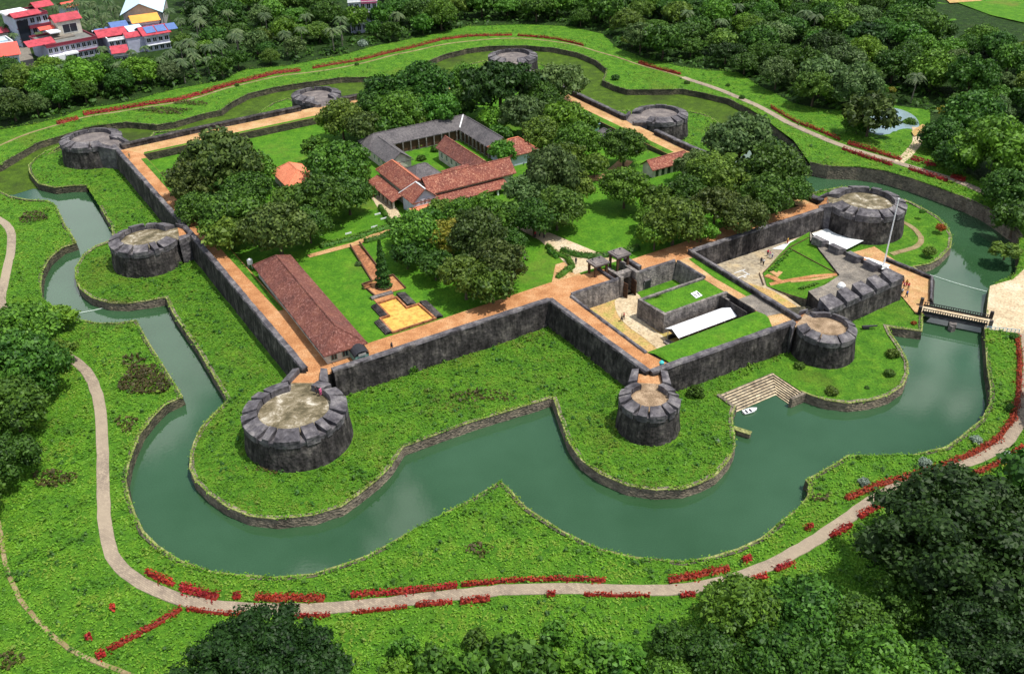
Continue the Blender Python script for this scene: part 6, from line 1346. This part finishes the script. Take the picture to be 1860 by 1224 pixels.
def edgeband(poly, w):
    a = np.array(poly); return lambda p: np.min(np.hypot(p[:, None, 0] - a[None, :, 0], p[:, None, 1] - a[None, :, 1]), axis=1) < w
# fringe of longer grass hanging over the embankment edges
def fringe(name, poly, side, zf, seed, label, skip=lambda x, y: False):
    g = np.random.default_rng(seed); d = densify(poly, .3); o1 = offset(d, .5 * side); P_ = np.array([q for q in o1 if not skip(*q)]); P_ = np.repeat(P_, 2, 0); P_ = P_ + g.normal(size=P_.shape) * .28
    c = np.column_stack([P_, [zf(*q) + .22 for q in P_]]); c[:, 2] += g.uniform(-.05, .25, len(c)); s = g.uniform(.14, .36, len(c)); nn = g.normal(size=c.shape) * .5 + [0, 0, 1]
    tag(link(name, quad_mesh(name, quads(c, nn, s, 1.5, rg=g)), 'grass_blade'), label, 'grass', None, 'stuff')
fringe('grass_fringe', INNER, -.6 * sI, IZ, 11, 'long grass along the edge of the island embankment', lambda x, y: pip([(x, y)], W2([(60, -37), (77, -37), (77, -49), (60, -49)]))[0] or pip([(x, y)], W2([(112, -30), (134, -14), (134, -33), (118, -45)]))[0])
fringe('grass_fringe', OUTER, -.6 * sO, GZ, 12, 'long grass along the edge of the outer moat bank', lambda x, y: pip([(x, y)], PLAZA)[0])
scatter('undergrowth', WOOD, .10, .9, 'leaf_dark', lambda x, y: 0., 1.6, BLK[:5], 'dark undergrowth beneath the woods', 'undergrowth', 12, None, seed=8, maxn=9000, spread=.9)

# ---- flower hedges along the paths
def hedge(px, width, label, mat='leaf_red', zf=GZ, h=.75, cat='flower hedge', name='flower_hedge', group='red flower hedges along the paths', dens=14, core='leaf_rust', ls=.34):
    pts = densify([tuple(P(a, b, zf)[:2]) for a, b in px], 1.2, False); o = np.array(pts[0]); z0 = zf(*pts[0])
    t = thing(name, label, cat, (o[0], o[1], z0), 0, group); L = offset(pts, width / 2); Rr = offset(pts, -width / 2); vs = []; fs = []
    gg = np.random.default_rng(int(abs(px[0][0]) * 3 + px[0][1]))
    for i in range(len(pts)):
        k = gg.uniform(.75, 1.1); z = zf(*pts[i]) - z0
        for q, zz, sc in ((L[i], 0, .8), (L[i], h * .45, .65), (pts[i], h * .7 * k, 1), (Rr[i], h * .45, .65), (Rr[i], 0, .8)) if 'red' in name or 'flower' in name else ((L[i], 0, 1), (L[i], h * .6, .9), (pts[i], h * .85 * k, 1), (Rr[i], h * .6, .9), (Rr[i], 0, 1)): c = np.array(pts[i]) + (np.array(q) - pts[i]) * sc * k; vs.append((c[0] - o[0], c[1] - o[1], z + zz))
    for i in range(len(pts) - 1):
        for k in range(4): fs.append((i * 5 + k, i * 5 + k + 1, i * 5 + k + 6, i * 5 + k + 5))
    fs += [(4, 3, 2, 1, 0), tuple((len(pts) - 1) * 5 + k for k in range(5))]
    link('stems', mesh_from('stems', vs, fs, True), 'hedge_leaf' if mat == 'hedge_leaf' else 'leaf_darkred', t)
    A = np.array(pts); seg = np.linalg.norm(A[1:] - A[:-1], axis=1).sum(); n = int(seg * width * dens) + 20; f = gg.uniform(0, len(pts) - 1.001, n); i0 = f.astype(int); fr = (f - i0)[:, None]; c = A[i0] * (1 - fr) + A[i0 + 1] * fr
    tt = A[i0 + 1] - A[i0]; tt /= np.linalg.norm(tt, axis=1, keepdims=True) + 1e-9; s = np.clip(gg.normal(size=n) * .58, -1.5, 1.5) * (1 + .3 * np.sin(f * 2.1 + len(pts))); c = c + np.stack([-tt[:, 1], tt[:, 0]], 1) * (s * width * .56)[:, None]
    zc = np.array([zf(*q) for q in c]) - z0 + h * np.maximum(.25, 1.02 - .4 * s ** 2) * gg.uniform(.7, 1.15, n); cc = np.column_stack([c - o, zc]); nn = np.column_stack([-tt[:, 1] * s, tt[:, 0] * s, np.ones(n)]) + .5 * gg.normal(size=(n, 3))
    link('flowers' if 'red' in mat or 'rust' in mat else 'foliage', quad_mesh('flowers', quads(cc, nn, gg.uniform(.6, 1.3, n) * ls, 1.3, rg=gg)), mat, t); return t
H = [([(266, 1040), (285, 1049), (316, 1063)], 1.5, 'red flower hedge at the start of the near path bend, first from the left'), ([(330, 1066), (360, 1078), (396, 1086)], 2.2, 'thick red flower hedge inside the near path bend, second from the left'),
     ([(424, 1084), (438, 1085)], 1.7, 'small red clump between the longer hedges on the inner side of the near path'), ([(466, 1086), (500, 1088), (590, 1088)], 1.9, 'long straight red hedge on the inner side of the near path'),
     ([(638, 1082), (720, 1077), (830, 1065)], 1.4, 'long red hedge above the path left of the spit'), ([(838, 1064), (920, 1056), (1010, 1053), (1100, 1055)], .9, 'thin sparse red hedge above the path below the spit'),
     ([(1214, 1055), (1260, 1047), (1324, 1033)], 1.7, 'red hedge above the path right of the spit'), ([(1348, 1019), (1364, 1015)], 1.4, 'small red clump above the rising path'), ([(1462, 962), (1476, 955)], 1., 'tiny red clump on the bank of the rising path'),
     ([(1536, 907), (1600, 880), (1680, 858), (1760, 828), (1810, 800), (1838, 765), (1850, 715), (1852, 660), (1848, 612)], 1.6, 'very long red hedge on the inner side of the path up the right edge'),
     ([(340, 1108), (400, 1116), (455, 1118)], .8, 'thin red hedge on the outer side of the near path bend'), ([(510, 1122), (600, 1119)], .9, 'sparse red hedge on the outer side at the near path'), ([(640, 1115), (740, 1104)], .5, 'very thin red line of flowers on the outer side of the path'),
     ([(755, 1100), (822, 1095)], 1.1, 'short red hedge outside the path, left one of two'), ([(836, 1094), (890, 1089)], 1.5, 'short thick red hedge outside the path, right one of two'), ([(993, 1082), (1008, 1080)], 1.0, 'tiny red clump outside the path below the spit'),
     ([(1060, 1082), (1135, 1083), (1180, 1083)], .6, 'thin red hedge outside the path right of the spit'), ([(1236, 1083), (1262, 1081)], 1.1, 'small red hedge outside the path before it rises'), ([(1298, 1073), (1328, 1066)], 1., 'red hedge just left of the pointed green tree'),
     ([(1362, 1056), (1392, 1047)], 1.3, 'short red hedge outside the rising path, lower one'), ([(1408, 1037), (1440, 1023)], 1.4, 'short red hedge outside the rising path, middle one'), ([(1508, 975), (1545, 955)], 1.5, 'short red hedge outside the rising path beside the enormous tree, lower'),
     ([(1560, 940), (1608, 912)], 1.6, 'short red hedge outside the rising path beside the enormous tree, upper'), ([(1768, 862), (1830, 836), (1856, 812)], 1.3, 'red hedge on the outer side of the path near the right edge'),
     ([(176, 1194), (192, 1186)], 2.0, 'red clump at the lower left end of the diagonal hedge'), ([(196, 1182), (240, 1160), (296, 1128), (330, 1106)], 1.2, 'diagonal red hedge running down from the near path at lower left'),
     ([(202, 1106), (210, 1104)], 1.4, 'single red-orange clump on the lower left meadow'), ([(156, 1162), (166, 1156)], 1.3, 'faded orange clump on the lower left meadow'),
     ([(104, 226), (142, 216)], 1.7, 'short dark red hedge at the far left of the upper path'), ([(152, 209), (235, 196), (318, 184), (362, 172)], 1.9, 'thick dark red hedge on the upper path, left stretch'), ([(366, 171), (436, 150), (500, 134), (546, 129)], 2.0, 'thick dark red hedge on the upper path, middle stretch'),
     ([(568, 125), (640, 113), (720, 94), (800, 74)], 1.3, 'dark red hedge on the upper path behind the upper-left tower'), ([(802, 73), (850, 67), (930, 65)], 1.0, 'thin dark red hedge behind the rearmost tower'), ([(940, 66), (1010, 72), (1060, 84)], .7, 'faint red hedge right of the rearmost tower'),
     ([(1160, 115), (1200, 128), (1236, 136)], 1.0, 'dark red hedge on the path behind the mid-right tower'), ([(1400, 196), (1450, 225), (1525, 255)], .6, 'thin red edging along the pale upper path'), ([(1540, 262), (1600, 280), (1636, 292)], 1.1, 'red hedge along the pale path left of the pond track'),
     ([(1530, 272), (1575, 288), (1620, 302)], .9, 'red hedge on the moat side of the pale path'), ([(1655, 290), (1700, 302)], 1.8, 'pinkish red hedge beside the start of the pond track'), ([(1650, 308), (1720, 330)], 1.1, 'red hedge on the moat side right of the pond track'), ([(1728, 322), (1752, 330)], 2.2, 'bright red clump at the right end of the upper path')]
for px, w, lb in H: hedge(px, w * (.75 if px[0][1] > 600 else 1.0), lb, 'leaf_red' if px[0][1] > 600 else 'leaf_darkred', dens=20 if px[0][1] > 600 else 14, ls=.30 if px[0][1] > 600 else .34, h=.8 if px[0][1] > 600 else 1.1)
HG = [([(583, 450), (640, 436), (712, 412)], 1.6, 'clipped green hedge along the upper side of the garden path'), ([(662, 441), (690, 434), (706, 428)], 1.3, 'short clipped hedge right of the garden path junction'), ([(712, 410), (700, 392), (690, 378)], 1.2, 'clipped hedge along the lawn beside the sandy drive'),
      ([(994, 449), (1008, 462), (1030, 470), (1040, 486), (1012, 506)], 1.3, 'zigzag clipped hedge round the small lawn left of the canopies'), ([(1020, 456), (1050, 466), (1084, 468), (1120, 464), (1160, 452)], 1.6, 'thick hedge along the lower edge of the right lawn'), ([(995, 458), (1012, 470)], .8, 'low hedge stub inside the small lawn left of the canopies')]
for px, w, lb in HG: hedge(px, w, lb, 'hedge_leaf', L_, 1.1, 'hedge', 'hedge', 'clipped garden hedges', 16)

# ================================================================== PEOPLE
def person_proto(pose=0):
    m = bpy.data.meshes.new('body'); sw = .16 if pose == 1 else .05
    J = {'pel': (0, 0, .92), 'wai': (0, 0, 1.08), 'che': (0, .0, 1.32), 'nec': (0, 0, 1.48), 'hea': (0, .02, 1.60), 'top': (0, .01, 1.72),
         'hl': (-.10, 0, .88), 'kl': (-.11, sw * .8, .48), 'al': (-.11, sw * 1.0 - .03, .08), 'tl': (-.12, sw * 1.0 + .12, .03), 'hr': (.10, 0, .88), 'kr': (.11, -sw * .5, .48), 'ar': (.11, -sw * 1.5, .10), 'tr': (.12, -sw * 1.5 + .14, .03),
         'sl': (-.19, 0, 1.42), 'el': (-.25, -.03, 1.14), 'wl': (-.26, .06, .90), 'fl': (-.26, .09, .80), 'sr': (.19, 0, 1.42), 'er': (.25, -.03 + sw * .4, 1.14), 'wr': (.26, .05 + sw * .6, .90), 'fr': (.26, .08 + sw * .7, .80)}
    Rr = dict(pel=.14, wai=.13, che=.15, nec=.055, hea=.10, top=.07, hl=.09, kl=.06, al=.04, tl=.035, hr=.09, kr=.06, ar=.04, tr=.035, sl=.07, el=.045, wl=.032, fl=.035, sr=.07, er=.045, wr=.032, fr=.035)
    E_ = [('pel', 'wai'), ('wai', 'che'), ('che', 'nec'), ('nec', 'hea'), ('hea', 'top'), ('pel', 'hl'), ('hl', 'kl'), ('kl', 'al'), ('al', 'tl'), ('pel', 'hr'), ('hr', 'kr'), ('kr', 'ar'), ('ar', 'tr'), ('che', 'sl'), ('sl', 'el'), ('el', 'wl'), ('wl', 'fl'), ('che', 'sr'), ('sr', 'er'), ('er', 'wr'), ('wr', 'fr')]
    def skin(keys, edges, grow, name, mat, cut=None):
        me = bpy.data.meshes.new(name); id_ = {k: i for i, k in enumerate(keys)}; me.from_pydata([J[k] for k in keys], [(id_[a], id_[b]) for a, b in edges], []); o = bpy.data.objects.new(name, me); COL.objects.link(o)
        o.modifiers.new('skin', 'SKIN'); s = o.modifiers.new('sub', 'SUBSURF'); s.levels = 1; s.render_levels = 1
        for i, k in enumerate(keys): me.skin_vertices[0].data[i].radius = (Rr[k] + grow, Rr[k] + grow); me.skin_vertices[0].data[i].use_root = (i == 0)
        dg = bpy.context.evaluated_depsgraph_get(); dg.update(); me2 = bpy.data.meshes.new_from_object(o.evaluated_get(dg)); bpy.data.objects.remove(o)
        me2.name = name; me2.materials.clear(); me2.materials.append(MATS[mat]); return me2
    body = skin(list(J), E_, 0, 'body', 'skin')
    tk_ = ['pel', 'wai', 'che', 'sl', 'el', 'sr', 'er']; shirt = skin(tk_, [e for e in E_ if e[0] in tk_ and e[1] in tk_], .03, 'shirt', 'cloth_white')
    lk = ['pel', 'hl', 'kl', 'al', 'hr', 'kr', 'ar']; tr = skin(lk, [e for e in E_ if e[0] in lk and e[1] in lk], .028, 'trousers', 'cloth_dark')
    J['hea'] = (0, -.01, 1.655); J['top'] = (0, -.02, 1.73); Rr['hea'] = .105; Rr['top'] = .09; hr = skin(['hea', 'top'], [('hea', 'top')], .004, 'hair', 'hair')
    return body, shirt, tr, hr
PP = [person_proto(0), person_proto(1)]
def person(px, py, z, rot, shirt, trou, label, pose=0):
    p = P(px, py, z); t = thing('person', label, 'person', tuple(p), rot, 'visitors in the fort')
    for me, mt in zip(PP[pose], (None, shirt, trou, None)):
        o = bpy.data.objects.new(me.name.split('.')[0], me); COL.objects.link(o); o.parent = t
        if mt: o.material_slots[0].link = 'OBJECT'; o.material_slots[0].material = MATS[mt]
person(1129, 583, 1.08, 1.2, 'cloth_khaki', 'cloth_dark', 'person in khaki walking down the sandy path of the sunken courtyard', 1)
person(1133, 580, 1.08, 1.4, 'cloth_red', 'cloth_dark', 'person in a red top walking beside the one in khaki in the sunken courtyard', 1)
person(1046, 480, 4.55, .4, 'cloth_dark', 'cloth_dark', 'person in dark clothes standing on the pale path left of the canopies')
person(1382, 479, 1.02, .3, 'cloth_dark', 'cloth_dark', 'person in dark clothes, left one of the pair nearest the fan-shaped lawn')
person(1386, 482, 1.02, 2.3, 'cloth_white', 'cloth_dark', 'person in a white shirt, right one of the pair nearest the fan-shaped lawn')
person(1394, 465, 1.02, .3, 'cloth_red', 'cloth_dark', 'person in a red top among the group of three farther back in the second courtyard')
person(1398, 468, 1.02, 1.3, 'cloth_pink', 'cloth_white', 'person in pink among the group of three in the second courtyard', 1)
person(1402, 470, 1.02, 4.3, 'cloth_white', 'cloth_blue', 'person in white and blue in the group of three in the second courtyard')
person(1430, 443, 1.02, 4.0, 'cloth_yellow', 'cloth_red', 'person in yellow and red below the high inner wall near the white paving')
for k, (a, b, s, tt, lb, ps) in enumerate([(1634, 514, 'cloth_red', 'cloth_dark', 'person in red farthest back in the group on the sandy yard', 0), (1640, 517, 'cloth_khaki', 'cloth_red', 'person in khaki and red in the group on the sandy yard', 1), (1646, 520, 'cloth_yellow', 'cloth_red', 'person in yellow in the group on the sandy yard', 0), (1649, 526, 'cloth_red', 'cloth_khaki', 'person in red and khaki at the right of the group on the sandy yard', 0),
        (1634, 533, 'cloth_dark', 'cloth_dark', 'person all in dark clothes nearest the dark wall corner on the sandy yard', 1), (1637, 536, 'cloth_white', 'cloth_dark', 'person in a white shirt beside the dark-clothed one on the sandy yard', 0), (1646, 540, 'cloth_blue', 'cloth_dark', 'person in blue walking alone toward the footbridge', 1), (1641, 525, 'cloth_pink', 'cloth_khaki', 'person in pink in the middle of the group on the sandy yard', 0)]):
    person(a, b, .35, k * 1.1, s, tt, lb, ps)
person(583, 718, 5.7, 1., 'cloth_pink', 'cloth_pink', 'person in magenta standing on the floor of the nearest big round tower')
person(575, 716, 5.7, 2., 'cloth_dark', 'cloth_dark', 'person in dark clothes beside the one in magenta on the nearest big tower')
person(236, 288, 5.05, 1., 'cloth_khaki', 'cloth_khaki', 'person in brown at the start of the orange walk by the far left tower')
person(712, 635, 5.05, 1., 'cloth_dark', 'cloth_dark', 'person in dark clothes on the front wall walk near the barrack porch', 1)
for a, b, s, lb in [(972, 432, 'cloth_red', 'left person of the three shaded ones at the top of the pale path'), (980, 430, 'cloth_white', 'middle person of the three shaded ones at the top of the pale path'), (988, 433, 'cloth_dark', 'right person of the three shaded ones at the top of the pale path')]: person(a, b, 4.55, 1., s, 'cloth_dark', lb)
# remove the placeholder
for o in [o for o in bpy.data.objects if o.get('label') == 'x']:
    for c in list(o.children): bpy.data.objects.remove(c)
    bpy.data.objects.remove(o)

for i, (cx, cy, wx, wy, m_, d_) in enumerate([(262, 690, 42, 34, 'leaf_dry', 1.6), (240, 655, 20, 12, 'leaf_dry', 1.), (95, 870, 40, 16, 'leaf_dry', .9), (230, 770, 20, 14, 'leaf_dry', .8), (300, 202, 50, 5, 'leaf_dry', .7), (350, 188, 30, 4, 'leaf_dry', .7), (880, 720, 60, 14, 'leaf_dry', .5), (60, 395, 25, 12, 'leaf_dry', .8), (20, 1200, 22, 16, 'leaf_dry', 1.), (1700, 560 + 300, 16, 6, 'leaf_dry', .7), (870, 1000, 26, 12, 'leaf_dry', .6), (480, 855, 30, 8, 'leaf_dry', .9), (1490, 905, 18, 8, 'leaf_dry', .8)]):
    poly = path_px([(cx + wx * math.cos(a) * (1 + .25 * math.sin(3 * a + i)), cy + wy * math.sin(a) * (1 + .25 * math.cos(2 * a + i))) for a in np.linspace(0, 6.1, 22)])
    g = np.random.default_rng(i + 90); a_ = np.array(poly); lo, hi = a_.min(0), a_.max(0); n = int((hi[0] - lo[0]) * (hi[1] - lo[1]) * d_ * 8); p = np.stack([g.uniform(lo[0], hi[0], n), g.uniform(lo[1], hi[1], n)], 1); p = p[pip(p, a_)]
    cc = np.column_stack([p, [GZ(*q) + .30 for q in p]]); nn = g.normal(size=cc.shape) * .4 + [0, 0, 1]; cc[:, 2] += g.uniform(-.15, .18, len(cc))
    tag(link('dry_grass', quad_mesh('dry_grass', quads(cc, nn, g.uniform(.25, .6, len(cc)), 1.5, rg=g)), m_), 'withered brown grass in a patch on the green bank', 'grass', None, 'stuff')
